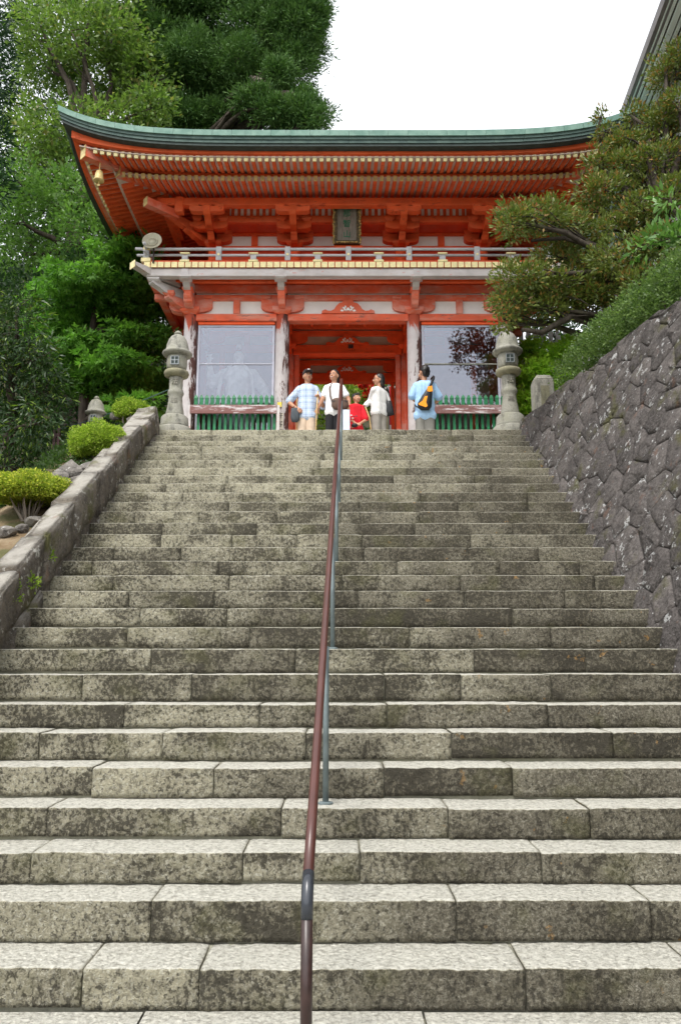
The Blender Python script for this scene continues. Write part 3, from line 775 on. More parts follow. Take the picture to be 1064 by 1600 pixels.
# passage ceiling: joists under pale boards; jambs at the middle row
for ya, yb in ((YF + .12, YM - .12), (YM + .12, YR - .12)):
    for k in range(7):
        x = -1.26 + k * .42
        bx('ceiling_joist', M['red_in'], x - .04, x + .04, ya, yb, 4.14, 4.22)
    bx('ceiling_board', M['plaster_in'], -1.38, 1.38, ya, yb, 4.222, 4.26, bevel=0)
for x in (-1, 1):
    bx('door_jamb', M['red_faded'], x * 1.20 - .055, x * 1.20 + .055, YM - .06, YM + .06, 0, 3.46)
    bx('door_jamb', M['red_in'], x * 1.20 - .045, x * 1.20 + .045, YR - .06, YR + .06, 0, 3.46)
bx('lintel_edge', M['red_in'], -1.14, 1.14, YM - .13, YM - .105, 3.47, 3.515, bevel=.004)
bx('passage_wall', M['red_in'], -CI - .03, -CI + .03, YF + .16, YM - .16, 0, 3.46, bevel=0)
bx('passage_wall', M['red_in'], CI - .03, CI + .03, YF + .16, YM - .16, 0, 3.46, bevel=0)
for x in (-CI, CI):
    bx('passage_wall', M['red_in'], x - .03, x + .03, YM + .16, YR - .16, 0, 3.46, bevel=0)
for sx in (-1, 1):
    for Y, zz in ((YM - .165, 2.72), (YR - .165, 2.9)):
        bx('door_fitting', M['hall_dark'], sx * CI - .03, sx * CI + .03, Y - .004, Y + .004, zz, zz + .22, bevel=0)
bx('crest_tag', M['hall_dark'], .02, .14, YM - .128, YM - .112, 3.60, 3.79, bevel=0)
# statue rooms behind glass
for sx in (-1, 1):
    a, b = (-CO + .16, -CI - .16) if sx < 0 else (CI + .16, CO - .16)
    bx('room_wall', M['room'], a - .1, b + .1, YM - .16, YM - .11, 0, 3.46, bevel=0)
    bx('room_floor', M['room_dark'], a - .1, b + .1, YF + .14, YM - .17, .3, .5, bevel=0)
    bx('room_post', M['red_in'], b - .34 if sx > 0 else a + .22, b - .22 if sx > 0 else a + .34, YM - .34, YM - .22, .5, 3.46)
    bx('room_rail', M['room'], a, b, YM - .24, YM - .165, 2.0, 2.14)
    bx('window_head', M['red_in'], a, b, YF - .05, YF + .05, 3.395, 3.458)
    zt, zm = 3.39, 2.51
    fr = bx('window_frame', M['lilac'], a, a + .05, YF - .02, YF + .02, .0, zt, bevel=.004)
    bx('frame_stile', M['lilac'], b - .05, b, YF - .02, YF + .02, 0, zt, fr, .004)
    bx('frame_rail', M['lilac'], a + .05, b - .05, YF - .02, YF + .02, zt - .035, zt, fr, .004)
    bx('frame_rail', M['lilac'] if sx < 0 else M['lantern'], a + .05, b - .05, YF - .022, YF + .022, zm - .014, zm + .014, fr, .004)
    bx('window_pane', M['glass'], a + .05, b - .05, YF - .004, YF + .004, zm + .015, zt - .036, fr, 0)
    bx('window_pane', M['glass'], a + .05, b - .05, YF - .004, YF + .004, .06, zm - .015, fr, 0)

# brackets that carry the balcony
for x in (-CO, -CI, CI, CO):
    br = fore_arm(x, YF - .08, YF - .50, zat(474, 15.05), zat(456, 15.05) - zat(474, 15.05), .145, 'balcony_bracket', M['red_faded'])
    bearing(x, YF - .44, zat(456, 15.05), .22, .07, M['red_faded'], br)
    fore_arm(x, YF - .08, YF - .84, zat(447, 14.8), zat(425, 14.8) - zat(447, 14.8), .14, 'bracket_arm', M['pale_wood'], br)
    bearing(x, YF - .76, 4.05, .25, .065, M['pale_wood'], br)
for sx in (-1, 1):
    ar = fore_arm(sx * CO, YF, YF - .45, 3.70, .2, .15, 'corner_bracket', M['red_faded'], dirx=sx)
    fore_arm(sx * CO, YF, YF - .72, 3.88, .2, .15, 'bracket_arm', M['pale_wood'], ar, dirx=sx)
    bearing(sx * (CO + .40), YF - .40, 3.86, .24, .09, M['red_faded'], ar); bearing(sx * (CO + .66), YF - .66, 4.04, .26, .08, M['pale_wood'], ar)
    fore_arm(sx * (CO + .25), YF - .25, YF - 1.02, 4.13, .17, .17, 'bracket_arm', M['pale_wood'], ar, dirx=sx)
    MB().cbox((GX + sx * (CO + 1.03), YF - 1.03, 4.25), .19, .012, .15, (sx * R(45), 'Z')).build('brass_end', M['gold'], ar)
    for y in (YF, YM, YR):
        MB().prism(boat(.9, .26), lambda p: (GX + sx * (CO + .09 + .0), y + p[0], 3.68 + p[1]), lambda p: (GX + sx * (CO - .09), y + p[0], 3.68 + p[1])).build('wall_arm', M['red_faded'], gate)
        MB().box(*sorted((GX + sx * (CO + .08), GX + sx * (CO + .80))), y - .07, y + .07, 3.96, 4.10).build('side_bracket', M['red_faded'], gate, bevel=.01)
# balcony: edge beams, deck boards with brass ends, low railing
BX, BY0, BY1 = 4.23, 14.65, 20.05
bx('edge_beam', M['pale_wood'], -BX + .05, BX - .05, BY0 + .03, BY0 + .19, 4.115, 4.285)
for sx in (-1, 1): MB().box(*sorted((GX + sx * (BX - .19), GX + sx * (BX - .03))), BY0 + .19, BY1, 4.115, 4.285).build('edge_beam', M['red_faded'], gate, bevel=.008)
bx('deck_joist', M['red'], -BX + .2, BX - .2, BY0 + .45, BY0 + .53, 4.20, 4.295)
nb = 60; pit = 2 * BX / nb
bd = MB().box(-pit / 2 + .004, pit / 2 - .004, 0, 1.02, 0, .10)
bd_me = bpy.data.meshes.new('deck_board'); bd_me.from_pydata(bd.v, [], bd.f); bd_me.materials.append(M['red_board'])
ce = MB().box(-pit / 2 + .010, pit / 2 - .010, -.014, 0, -.012, .108); ce_me = bpy.data.meshes.new('brass_end'); ce_me.from_pydata(ce.v, [], ce.f); ce_me.materials.append(M['gold'])
for k in range(nb):
    o = link('deck_board', bd_me, gate, (GX - BX + (k + .5) * pit, BY0, 4.30)); link('brass_end', ce_me, o, pw(o))
for sx in (-1, 1): MB().box(*sorted((GX + sx * 3.30, GX + sx * BX)), BY0 + 1.03, BY1, 4.30, 4.40).build('side_deck', M['red_board'], gate)
ra = zat(388, BY0); rm = zat(397.5, BY0)
rail = MB().tube([(GX - BX - .20, BY0 + .04, ra + .012), (GX - BX, BY0 + .04, ra), (GX + BX, BY0 + .04, ra), (GX + BX + .2, BY0 + .04, ra + .012)], .034, 8).build('railing', M['rail_wood'], gate, smooth=True)
MB().tube([(GX - BX - .16, BY0 + .04, rm), (GX + BX + .16, BY0 + .04, rm)], .028, 8).build('middle_rail', M['rail_wood'], rail, smooth=True)
bx('base_rail', M['red_board'], -BX, BX, BY0 + .0, BY0 + .09, 4.405, 4.45, rail)
for sx in (-1, 1):
    xs_ = sx * (BX - .04)
    MB().tube([(GX + xs_, BY0 - .2, ra + .012), (GX + xs_, BY0, ra), (GX + xs_, BY1, ra)], .034, 8).build('top_rail', M['rail_wood'], rail, smooth=True)
    MB().tube([(GX + xs_, BY0 - .16, rm), (GX + xs_, BY1, rm)], .028, 8).build('middle_rail', M['rail_wood'], rail, smooth=True)
    p = bx('railing_post', M['rail_wood'], xs_ - .06, xs_ + .06, BY0 - .01, BY0 + .10, 4.40, ra + .03, rail)
    bx('post_sleeve', M['gold'], xs_ - .066, xs_ + .066, BY0 - .016, BY0 + .106, ra - .04, ra + .036, rail, .004); bx('post_sleeve', M['gold'], xs_ - .10, xs_ + .10, BY0 - .03, BY0 + .12, 4.41, 4.50, rail, .01)
    for q in range(7):
        y = BY0 + .72 * (q + 1); bx('railing_post', M['rail_wood'], xs_ - .05, xs_ + .05, y - .05, y + .05, 4.40, ra - .02 if q % 2 else rm, rail)
for x in (-2.69, -1.26, 0, 1.26, 2.67):
    bx('railing_post', M['rail_wood'], x - .058, x + .058, BY0 - .006, BY0 + .085, 4.45, ra + .045, rail); MB().ball((GX + x, BY0 - .012, rm), (.028, .012, .028)).build('brass_stud', M['gold'], rail)
for x in (-3.39, -1.97, -.635, .63, 1.95, 3.37):
    bx('railing_post', M['rail_wood'], x - .062, x + .062, BY0 - .004, BY0 + .085, 4.45, rm - .02, rail); bx('post_sleeve', M['gold'], x - .10, x + .10, BY0 - .012, BY0 + .09, rm + .012, rm + .05, rail, .01)
    bx('post_sleeve', M['gold'], x - .10, x + .10, BY0 - .024, BY0 + .09, 4.412, 4.46, rail, .008)

# upper storey wall
UY, UI, UO = 15.7, 1.17, 2.97
for x in (-UO, -UI, UI, UO):
    for y in (UY, 19.0): MB().lathe((GX + x, y, 4.42), [(.13, 0), (.13, 1.8)], 16).build('upper_column', M['red_in'], gate, smooth=True)
z_a, z_b, z_c, z_d = zat(387, UY), zat(370.5, UY), zat(358.5, UY), zat(353.5, UY)
for a, b in ((-UO, -UI), (-UI, UI), (UI, UO)):
    bx('upper_wall_board', M['red_board'], a, b, UY - .02, UY + .02, 4.42, z_a - .02, bevel=0)
    bx('sill_beam', M['red_in'], a, b, UY - .08, UY + .05, z_a - .12, z_a)
    bx('plaster_panel', M['plaster'], a, b, UY - .025, UY + .02, z_a, z_b, bevel=0)
    bx('upper_beam', M['red_in'], a - .02, b + .02, UY - .09, UY + .09, z_b, z_c)
    bx('plaster_strip', M['plaster_in'], a, b, UY - .025, UY + .02, z_c, z_d, bevel=0)
    bx('eave_wall', M['red_board'], a - .02, b + .02, UY - .07, UY + .07, z_d, 6.30, bevel=.004)
    xm = (a + b) / 2
    bx('strut', M['red_in'], xm - .07, xm + .07, UY - .085, UY, z_a, z_b + .0); bx('strut_head', M['red_in'], xm - .15, xm + .15, UY - .11, UY, z_d - .01, z_d + .06, bevel=.015)
for sx in (-1, 1):
    MB().box(*sorted((GX + sx * UO, GX + sx * (UO - .06))), UY, 19.0, 4.42, 6.3).build('upper_side_wall', M['red_board'], gate)
# slatted band under the eaves
sy = 15.18; s0, s1, s2, s3 = zat(349, sy), zat(338.5, sy), zat(321.5, sy), zat(314, sy)
bx('band_beam', M['red'], -UO - .1, UO + .1, sy - .05, sy + .06, s0, s1)
bx('band_soffit', M['red_board'], -UO, UO, sy + .06, UY - .07, s0 + .03, s0 + .06, bevel=0)
bx('band_board', M['plaster'], -UO, UO, sy + .0, sy + .03, s1, s2, bevel=0)
bx('band_top', M['red'], -UO - .1, UO + .1, sy - .05, sy + .06, s2, s3)
for k in range(45):
    x = -2.97 + .0675 + k * .135
    if min(abs(x - c) for c in (-UO, -UI, UI, UO)) > .34: bx('band_slat', M['red'], x - .034, x + .034, sy - .022, sy - .001, s1, s2, bevel=0)
    elif abs(x) < UO: bx('band_slat', M['red'], x - .068, x + .068, sy - .022, sy - .001, s1, s2, bevel=0)
# eave purlins on three-stepped brackets
py0 = 14.64; p0, p1 = zat(320, py0), zat(308.5, py0)
PX = 3.97
bx('purlin', M['red'], -PX - .05, PX + .05, py0, py0 + .16, p0, p1)
for sx in (-1, 1): MB().box(*sorted((GX + sx * (PX - .16), GX + sx * PX)), py0 + .16, 20.0, p0, p1).build('purlin', M['red'], gate, bevel=.008)
for x in (-UO, -UI, UI, UO):
    r = M['red']
    z1 = zat(381, UY - .1); h1 = zat(369, UY - .1) - z1
    br = cross_arm(x, UY - .17, UY, z1, .80, h1 + .02, 'eave_bracket', r)
    bearing(x, UY - .08, z1 - .12, .36, .13, r, br)
    for o in (-.31, .31): bearing(x + o, UY - .12, z1 + h1 + .02, .20, .10, r, br)
    z2 = zat(361, 15.2); h2 = zat(349, 15.2) - z2
    fore_arm(x, UY - .05, 15.12, zat(377, 15.3), zat(360, 15.3) - zat(377, 15.3), .14, 'bracket_arm', r, br)
    cross_arm(x, 15.10, 15.26, z2, .74, h2, 'bracket_arm', r, br)
    for o in (-.28, 0, .28): bearing(x + o, 15.16, z2 + h2, .21, .10, r, br)
    z3 = zat(330, py0); h3 = p0 - z3 - .05
    fore_arm(x, UY - .05, 14.60, zat(352, 14.9), zat(333, 14.9) - zat(352, 14.9), .14, 'bracket_arm', r, br)
    cross_arm(x, py0 - .015, py0 + .14, z3, .72, h3 + .02, 'bracket_arm', r, br)
    for o in (-.27, 0, .27): bearing(x + o, py0 + .06, z3 + h3, .20, .075, r, br)
for sx in (-1, 1):
    r = M['red']
    br = fore_arm(sx * UO, UY, UY - .55, zat(380, 15.5), .2, .15, 'corner_bracket', r, dirx=sx)
    fore_arm(sx * UO, UY, UY - .85, zat(360, 15.2), .2, .15, 'bracket_arm', r, br, dirx=sx)
    for d, z in ((.45, 5.52), (.74, 5.66)):
        bearing(sx * (UO + d), UY - d, z, .24, .1, r, br)
    for d, z in ((.42, 5.55), (.9, 5.70)):                       # arms on the side face
        MB().prism(boat(.75, .14), lambda p: (GX + sx * (UO + d), UY + p[0], z + p[1]), lambda p: (GX + sx * (UO + d - .15), UY + p[0], z + p[1])).build('bracket_arm', r, br)
    (ex, ey, ez), _ = at(228, 315, 14.35); ex = ex if sx < 0 else 2 * GX - ex
    a = Vector((ex, ey, ez)); b = Vector((GX + sx * (UO + .66), 14.86, ez - .01)); d = (b - a).normalized(); n = d.cross(Vector((0, 0, 1))).normalized() * .075
    u = Vector((0, 0, .085))
    MB().hexa([a - n - u, a + n - u, b + n - u, b - n - u], [a - n + u, a + n + u, b + n + u, b - n + u]).build('tail_beam', M['red_faded'], br)
    e = a - d * .008
    MB().hexa([e - n * 1.08 - u * 1.08, e + n * 1.08 - u * 1.08, a + n * 1.08 - u * 1.08, a - n * 1.08 - u * 1.08], [e - n * 1.08 + u * 1.08, e + n * 1.08 + u * 1.08, a + n * 1.08 + u * 1.08, a - n * 1.08 + u * 1.08]).build('brass_end', M['gold_old'], br)
    bx('corner_post', r, sx * (UO + .58) - .09, sx * (UO + .58) + .09, 14.62, 14.80, zat(331, 14.65), p1 + .02, br, .015)

# ------------------------------------------------------------------ eaves: rafters, boards and the copper roof
EX, EY0, EY1 = 5.62, 13.10, 21.60
EYC = (EY0 + EY1) / 2; HY = (EY1 - EY0) / 2
def lift(s, k=.53): return k * abs(s) ** 5.5
def hip(x): return UY - (abs(x) - UO)                       # plan line of the front hips
def raf_mesh(name, wd, h, mat):
    m = MB().hexa([(-wd / 2, 0, 0), (wd / 2, 0, 0), (wd / 2, 1, 0), (-wd / 2, 1, 0)], [(-wd / 2, 0, h), (wd / 2, 0, h), (wd / 2, 1, h), (-wd / 2, 1, h)])
    me = bpy.data.meshes.new(name); me.from_pydata(m.v, [], m.f); me.materials.append(mat); return me
fly_me, base_me = raf_mesh('flying_rafter', .066, .085, M['red']), raf_mesh('base_rafter', .070, .09, M['red'])
cp = MB().box(-.037, .037, -.012, .03, -.006, .091); cap_me = bpy.data.meshes.new('rafter_cap'); cap_me.from_pydata(cp.v, [], cp.f); cap_me.materials.append(M['gold'])
cap2_me = cap_me.copy(); cap2_me.materials.clear(); cap2_me.materials.append(M['gold_old'])
def rafter(me, cap, tip, L, slope, rz):
    o = link(me.name, me, gate, tip); o.rotation_euler = (math.atan(slope), 0, rz); o.scale = (1, L * math.sqrt(1 + slope * slope), 1)
    if cap:
        c = bpy.data.objects.new(cap.name, cap); C.objects.link(c); c.parent = o; c.scale = (1, 1 / o.scale.y, 1)
ZF, ZB = zat(251.5, 13.40), zat(282, 13.95)
NR = 80; sp = .1335
for k in range(-42, 43):
    x = k * sp
    lf = lift(x / EX, .36)
    if abs(x) < 5.0:
        L = min(14.15, hip(x)) - 13.40
        if L > .15: rafter(fly_me, cap_me, (GX + x, 13.40, ZF + lf), L, .20, 0)
    if abs(x) < 4.55:
        L = min(15.35, hip(x)) - 13.95
        if L > .15: rafter(base_me, cap2_me, (GX + x, 13.95, ZB + lf * .8), L, .24, 0)
for sx in (-1, 1):
    for k in range(0, 54):
        y = 13.55 + k * .1335 * 1.08
        if y > 20.4: break
        s = (y - EYC) / HY; lf = lift(s, .36); hx = UO + (UY - y) if y < UY else UO + .3
        tipf, tipb = 5.20, 4.65
        L = tipf - max(4.45, hx)
        if L > .15: rafter(fly_me, cap_me if k < 12 else None, (GX + sx * tipf, y, ZF + lf), L, .20, sx * R(90))
        L = tipb - max(3.25, hx)
        if L > .15: rafter(base_me, None, (GX + sx * tipb, y, ZB + lf * .8), L, .24, sx * R(90))
# pale boards between and above the rafters
def strip(rows, mat, name, thick=.02):
    m = MB()
    for r0, r1 in zip(rows[:-1], rows[1:]):
        for a, b, c, d in zip(r0[:-1], r0[1:], r1[1:], r1[:-1]):
            m.hexa([a, b, c, d], [(p[0], p[1], p[2] + thick) for p in (a, b, c, d)])
    return m.build(name, mat, gate)
def srow(xs, y, zt_, y0, slope, k):
    out = []
    for x in xs:
        yc = min(y, max(hip(x), y0 + .01)); out.append((GX + x, yc, zt_ + slope * (yc - y0) + lift(x / EX, .36) * k))
    return out
xs = np.linspace(-5.25, 5.25, 43); strip([srow(xs, y, ZF + .050, 13.36, .20, 1) for y in (13.36, 14.16)], M['soffit'], 'eave_soffit')
xs = np.linspace(-4.75, 4.75, 39); strip([srow(xs, y, ZB + .050, 13.93, .24, .8) for y in (13.93, 15.4)], M['soffit'], 'eave_soffit')
for sx in (-1, 1):
    yy = np.linspace(13.4, 21.2, 40)
    rs = [[(GX + sx * max(t, min(5.25, UO + UY - y)), y, ZF + .050 + .20 * (5.25 - max(t, min(5.25, UO + UY - y))) + lift((y - EYC) / HY, .36)) for y in yy] for t in (5.25, 4.40)]
    strip(rs if sx < 0 else rs, M['soffit'], 'eave_soffit')
    rs = [[(GX + sx * max(t, min(4.72, UO + UY - y)), y, ZB + .050 + .24 * (4.70 - max(t, min(4.72, UO + UY - y))) + lift((y - EYC) / HY, .36) * .8) for y in yy] for t in (4.72, 3.2)]
    strip(rs, M['soffit'], 'eave_soffit')
def fascia(name, mat, inset, z0, z1, depth, k=.53, seg=40, front=True, panels=0, k0=None):
    k0 = k if k0 is None else k0
    """a board or copper strip following the curved eave on all four sides (panels: pieces along the front and the sides)"""
    ex, e0, e1 = EX - inset, EY0 + inset, EY1 - inset
    def side(P, Q, nrm, s0, s1, nm):
        m = MB(); n = seg
        ts = np.linspace(0, 1, n + 1)
        def pt(t, off, z, kk):
            s = s0 + (s1 - s0) * t
            return (P[0] + (Q[0] - P[0]) * t - nrm[0] * off, P[1] + (Q[1] - P[1]) * t - nrm[1] * off, z + lift(s, kk))
        groups = [range(n)] if not panels else [range(g * n // panels, (g + 1) * n // panels) for g in range(panels)]
        for g in groups:
            m = MB()
            for i in g:
                a, b = ts[i], ts[i + 1]
                if panels: 
                    if i == g[0]: a += .0002
                    if i == g[-1]: b -= .0002
                m.hexa([pt(a, 0, z0, k0), pt(b, 0, z0, k0), pt(b, depth, z0, k0), pt(a, depth, z0, k0)], [pt(a, 0, z1, k), pt(b, 0, z1, k), pt(b, depth, z1, k), pt(a, depth, z1, k)])
            m.build(name, mat, gate)
    side((GX - ex, e0), (GX + ex, e0), (0, -1), -1, 1, name)
    side((GX - ex, e1), (GX - ex, e0 + depth), (-1, 0), -1, 1, name)
    side((GX + ex, e0 + depth), (GX + ex, e1), (1, 0), -1, 1, name)
zt, zm_, zl = zat(203, EY0), zat(211.5, EY0), zat(222, EY0)
fascia('roof_edge_plate', M['copper'], 0.0, zm_, zt, .5, .55, 60, panels=30)
fascia('roof_edge_layer', M['copper_dk'], .03, (zm_ + zl) / 2 + .012, zm_ - .002, .5, .54, 60, panels=20)
fascia('roof_edge_layer', M['copper_dk'], .05, zl + .02, (zm_ + zl) / 2 + .009, .5, .54, 60, panels=20)
fascia('roof_edge_underside', M['black'], .07, zl - .035, zl + .017, .5, .53, 60)
zk = zat(232, 13.32)
fascia('eave_board', M['red'], .22, ZF + .10, zl - .037, .10, .53, 60, k0=.36)
fascia('eave_board', M['red_faded'], .27, ZF + .086, ZF + .115, .09, .37, 60)
fascia('rafter_board', M['red'], .88, ZB + .09, ZB + .17, .06, .30, 50)
# roof surface and ridge (above the sight line)
U = np.linspace(-1, 1, 57); W = np.linspace(-1, 1, 49); X, Y = np.meshgrid(U, W)
xx, yy = X * (EX - .012), Y * (HY - .012)
D = np.minimum(EX - abs(xx), HY - abs(yy))
Z = zt - .004 + np.where(EX - abs(xx) < HY - abs(yy), .55 * abs(Y) ** 5.5, .55 * abs(X) ** 5.5) * np.exp(-D * .8) + .36 * D + .055 * D ** 2
V = np.stack([xx, yy, Z], -1).reshape(-1, 3); I = np.arange(X.size).reshape(X.shape)
F = np.stack([I[:-1, :-1], I[:-1, 1:], I[1:, 1:], I[1:, :-1]], -1).reshape(-1, 4)
link('roof', np_mesh('roof', V - [0, 0, zt], F, M['copper'], smooth=True), gate, (GX, EYC, zt))
bx('roof_ridge', M['copper'], -2.6, 2.6, EYC - .18, EYC + .18, zt + 2.3, zt + 2.95, bevel=.05)
# hip beams with brass ends
for sx in (-1, 1):
    for (px, py, Y, zz) in ((131, 237, 13.42, .13), (185, 268, 13.95, .10)):
        (ex, ey, ez), _ = at(px, py, Y); ex = ex if sx < 0 else 2 * GX - ex
        a = Vector((ex, ey, ez)); b = Vector((GX + sx * 3.6, 15.07, ez + .22)); d = (b - a).normalized(); n = d.cross(Vector((0, 0, 1))).normalized() * .085; u = Vector((0, 0, zz))
        hb = MB().hexa([a - n - u, a + n - u, b + n - u, b - n - u], [a - n + u * .8, a + n + u * .8, b + n + u * .8, b - n + u * .8]).build('hip_beam', M['red_faded'], gate)
        e = a - d * .012
        MB().hexa([e - n * 1.06 - u * 1.06, e + n * 1.06 - u * 1.06, a + n * 1.06 - u * 1.06, a - n * 1.06 - u * 1.06], [e - n * 1.06 + u * .86, e + n * 1.06 + u * .86, a + n * 1.06 + u * .86, a - n * 1.06 + u * .86]).build('brass_end', M['gold_old'], hb)

# ------------------------------------------------------------------ things fixed to or standing by the gate
def text_mesh(s, size, mat, name, parent, c, rot, depth=.006):
    cu = bpy.data.curves.new('t', 'FONT'); cu.body = s; cu.size = size; cu.extrude = depth; cu.align_x = 'CENTER'; cu.align_y = 'CENTER'; cu.resolution_u = 2
    o = bpy.data.objects.new('t', cu); C.objects.link(o)
    dg = bpy.context.evaluated_depsgraph_get(); me = bpy.data.meshes.new_from_object(o.evaluated_get(dg)); bpy.data.objects.remove(o)
    me.name = name; me.materials.clear(); me.materials.append(mat)
    ob = link(name, me, parent, c); ob.rotation_euler = rot; return ob

# name plaque
(pxx, pyy, pz), s_ = at(542, 382, 15.02)
pl = empty('name_plaque', (pxx, pyy, pz), 'hanging name plaque with three green characters in a gilt carved frame under the eaves', 'plaque')
H_, W_ = zat(321, 14.86) - pz, 41 * s_
tl = .16                                             # the plaque leans out at the top
def pp(u, v, off): return (pxx + u, pyy - tl * v / H_ - off, pz + v)
MB().hexa([pp(-W_ * .36, .05, -.03), pp(W_ * .36, .05, -.03), pp(W_ * .36, .05, .0), pp(-W_ * .36, .05, 0)][::-1], [pp(-W_ * .36, H_ * .95, -.03), pp(W_ * .36, H_ * .95, -.03), pp(W_ * .36, H_ * .95, 0), pp(-W_ * .36, H_ * .95, 0)][::-1]).build('board', M['plaque'], pl)
fr = MB()
for u0, u1, v0, v1 in ((-.5, -.36, 0, 1), (.36, .5, 0, 1), (-.36, .36, 0, .09), (-.36, .36, .91, 1)):
    fr.hexa([pp(W_ * u0, H_ * v0, -.04), pp(W_ * u1, H_ * v0, -.04), pp(W_ * u1, H_ * v0, .035), pp(W_ * u0, H_ * v0, .035)][::-1], [pp(W_ * u0, H_ * v1, -.04), pp(W_ * u1, H_ * v1, -.04), pp(W_ * u1, H_ * v1, .035), pp(W_ * u0, H_ * v1, .035)][::-1])
frame = fr.build('frame', M['plaque_frame'], pl)
gm = MB(); rg = random.Random(2)
for k in range(13):
    v = H_ * (k + .5) / 13
    for sx in (-1, 1): gm.ball(pp(sx * W_ * (.50 + .02 * math.sin(k * 2.4)), v, .03), (.026, .03, .045), 8, 6)
for k in range(9):
    u = W_ * ((k + .5) / 9 - .5)
    gm.ball(pp(u, H_ * (1.0 + .012 * math.cos(k * 2.1)), .03), (.045, .03, .028), 8, 6); gm.ball(pp(u * .8, H_ * .035, .04), (.04, .025, .022), 8, 6)
gm.build('gilt_carving', M['gilt_dull'], frame, smooth=True)
for ch, v in (('那', .78), ('智', .52), ('山', .25)):
    text_mesh(ch, .17, M['letter'], 'letter', pl, pp(0, H_ * v, .008), (R(90) - math.atan(tl / H_) * -1, 0, 0), .004)
MB().box(GX - .30, GX + .30, 15.05, 15.12, pz - .06, pz + .0).build('plaque_rest', M['red_in'], pl)

# wind bells at the eave corners
for sx in (-1, 1):
    (bx_, by_, bz_), _ = at(155, 283, 13.62); bx_ = bx_ if sx < 0 else 2 * GX - bx_
    b = empty('wind_bell', (bx_, by_, bz_), 'gilded wind bell hanging from the ' + ('open left' if sx < 0 else 'tree-covered right') + ' corner of the gate eaves', 'bell', 'bells under the eave corners')
    m = MB().lathe((bx_, by_, bz_), [(.10, 0), (.105, .02), (.085, .06), (.075, .16), (.06, .21), (.02, .235)], 16)
    body = m.build('bell_body', M['gold_old'], b, smooth=True)
    MB().tube([(bx_, by_, bz_ + .23), (bx_, by_, bz_ + .40)], .012, 6).build('hanger', M['gold_old'], b)
    MB().tube([(bx_, by_, bz_ + .05), (bx_, by_, bz_ - .07)], .008, 6).ball((bx_, by_, bz_ - .08), (.03, .01, .03)).build('clapper', M['gold_old'], b)
# horn loudspeaker on the balcony corner
(lx, ly, lz), s_ = at(238, 376, 14.52)
sp_ = empty('loudspeaker', (lx, ly, lz - .25), 'round ivory horn loudspeaker on the left corner of the balcony railing', 'loudspeaker')
def disc(prof, mat, name, n=24):
    m = MB().lathe((0, 0, 0), prof, n); ang = Matrix.Rotation(R(78), 3, 'X')
    m.v = [tuple(Vector((lx, ly, lz)) + ang @ Vector(p)) for p in m.v]; return m.build(name, mat, sp_, smooth=True)
disc([(.02, -.22), (.05, -.20), (.10, -.10), (.19, -.01), (.205, .0), (.20, .012), (.17, -.005), (.09, -.05), (.085, -.05), (.08, -.02), (.06, -.02), (.03, .0)], M['speaker'], 'horn')
disc([(.10, -.035), (.112, -.028), (.10, -.02)], M['speaker'], 'ring')
MB().tube([(lx, ly + .04, lz - .02), (lx + .02, ly + .1, lz - .15), (lx + .02, ly + .1, lz - .45)], .018, 8).build('bracket', M['hall_dark'], sp_)

# green picket fences in front of the statue windows
def picket(m, x, y, w_, z0, z1, tip):
    m.box(x - w_ / 2, x + w_ / 2, y - .02, y + .02, z0, z1)
    b = [(x - w_ * .62, y - .026, z1), (x + w_ * .62, y - .026, z1), (x + w_ * .62, y + .026, z1), (x - w_ * .62, y + .026, z1)]
    if tip:
        t = [(x - w_ * .5, y - .02, z1 + .03), (x + w_ * .5, y - .02, z1 + .03), (x + w_ * .5, y + .02, z1 + .03), (x - w_ * .5, y + .02, z1 + .03)]; m.hexa(b, t)
        m.hexa(t, [(x - .006, y - .006, z1 + .085), (x + .006, y - .006, z1 + .085), (x + .006, y + .006, z1 + .085), (x - .006, y + .006, z1 + .085)])
    return m
FY = 15.22
zr0, zr1 = zat(647, FY), zat(633.5, FY)
for sx in (-1, 1):
    a, b = (-3.22, -1.53) if sx < 0 else (1.50, 3.26)
    f = empty('picket_fence', (GX + (a + b) / 2, FY, 0), 'green picket fence with a peeling rail before the ' + ('left window with the pale guardian' if sx < 0 else 'right window that mirrors a tree'), 'fence', 'picket fences before the statue windows')
    MB().box(GX + a - .05, GX + b + .05, FY - .05, FY - .005, zr0, zr1).build('fence_rail', M['rail_peel'], f, bevel=.008)
    n = 15; pt = (b - a) / n
    for k in range(n):
        x = GX + a + (k + .5) * pt
        picket(MB(), x, FY + .035, .072, 1.35, zat(622, FY), True).build('picket', M['green'], f)
        MB().box(x + .02, x + .075, FY + .085, FY + .115, .1, 1.42).build('lower_picket', M['green'], f)
    MB().box(GX + a - .05, GX + b + .05, FY - .02, FY + .1, .02, .12).build('fence_sill', M['rail_peel'], f)
    for x in (a - .09, b + .05): MB().box(GX + x, GX + x + .06, FY - .03, FY + .03, 0, zr1).build('fence_post', M['pale_wood'], f)
# paper strips on the column
(qx, qy, qz), s_ = at(437, 662, YF - .17)
ps = empty('paper_notice', (qx, qy, qz - .12), 'pale paper strip with two black characters pasted low on the column left of the doorway', 'paper notice')
MB().box(qx - .075, qx + .075, qy - .006, qy, qz - .12, zat(645, qy)).build('strip', M['paper'], ps)
text_mesh('許', .14, M['ink'], 'character', ps, (qx, qy - .008, zat(650, qy)), (R(90), 0, 0), .001); text_mesh('客', .14, M['ink'], 'character', ps, (qx, qy - .008, zat(663, qy)), (R(90), 0, 0), .001)
(qx, qy, qz), s_ = at(437, 632, YF - .165)
tg = MB().box(qx - .045, qx + .045, qy - .008, qy, qz - .055, qz + .05).build('yellow_tag', M['yellow'], None); tag(tg, 'small yellow paper tag stuck on the peeling column left of the doorway', 'paper tag')

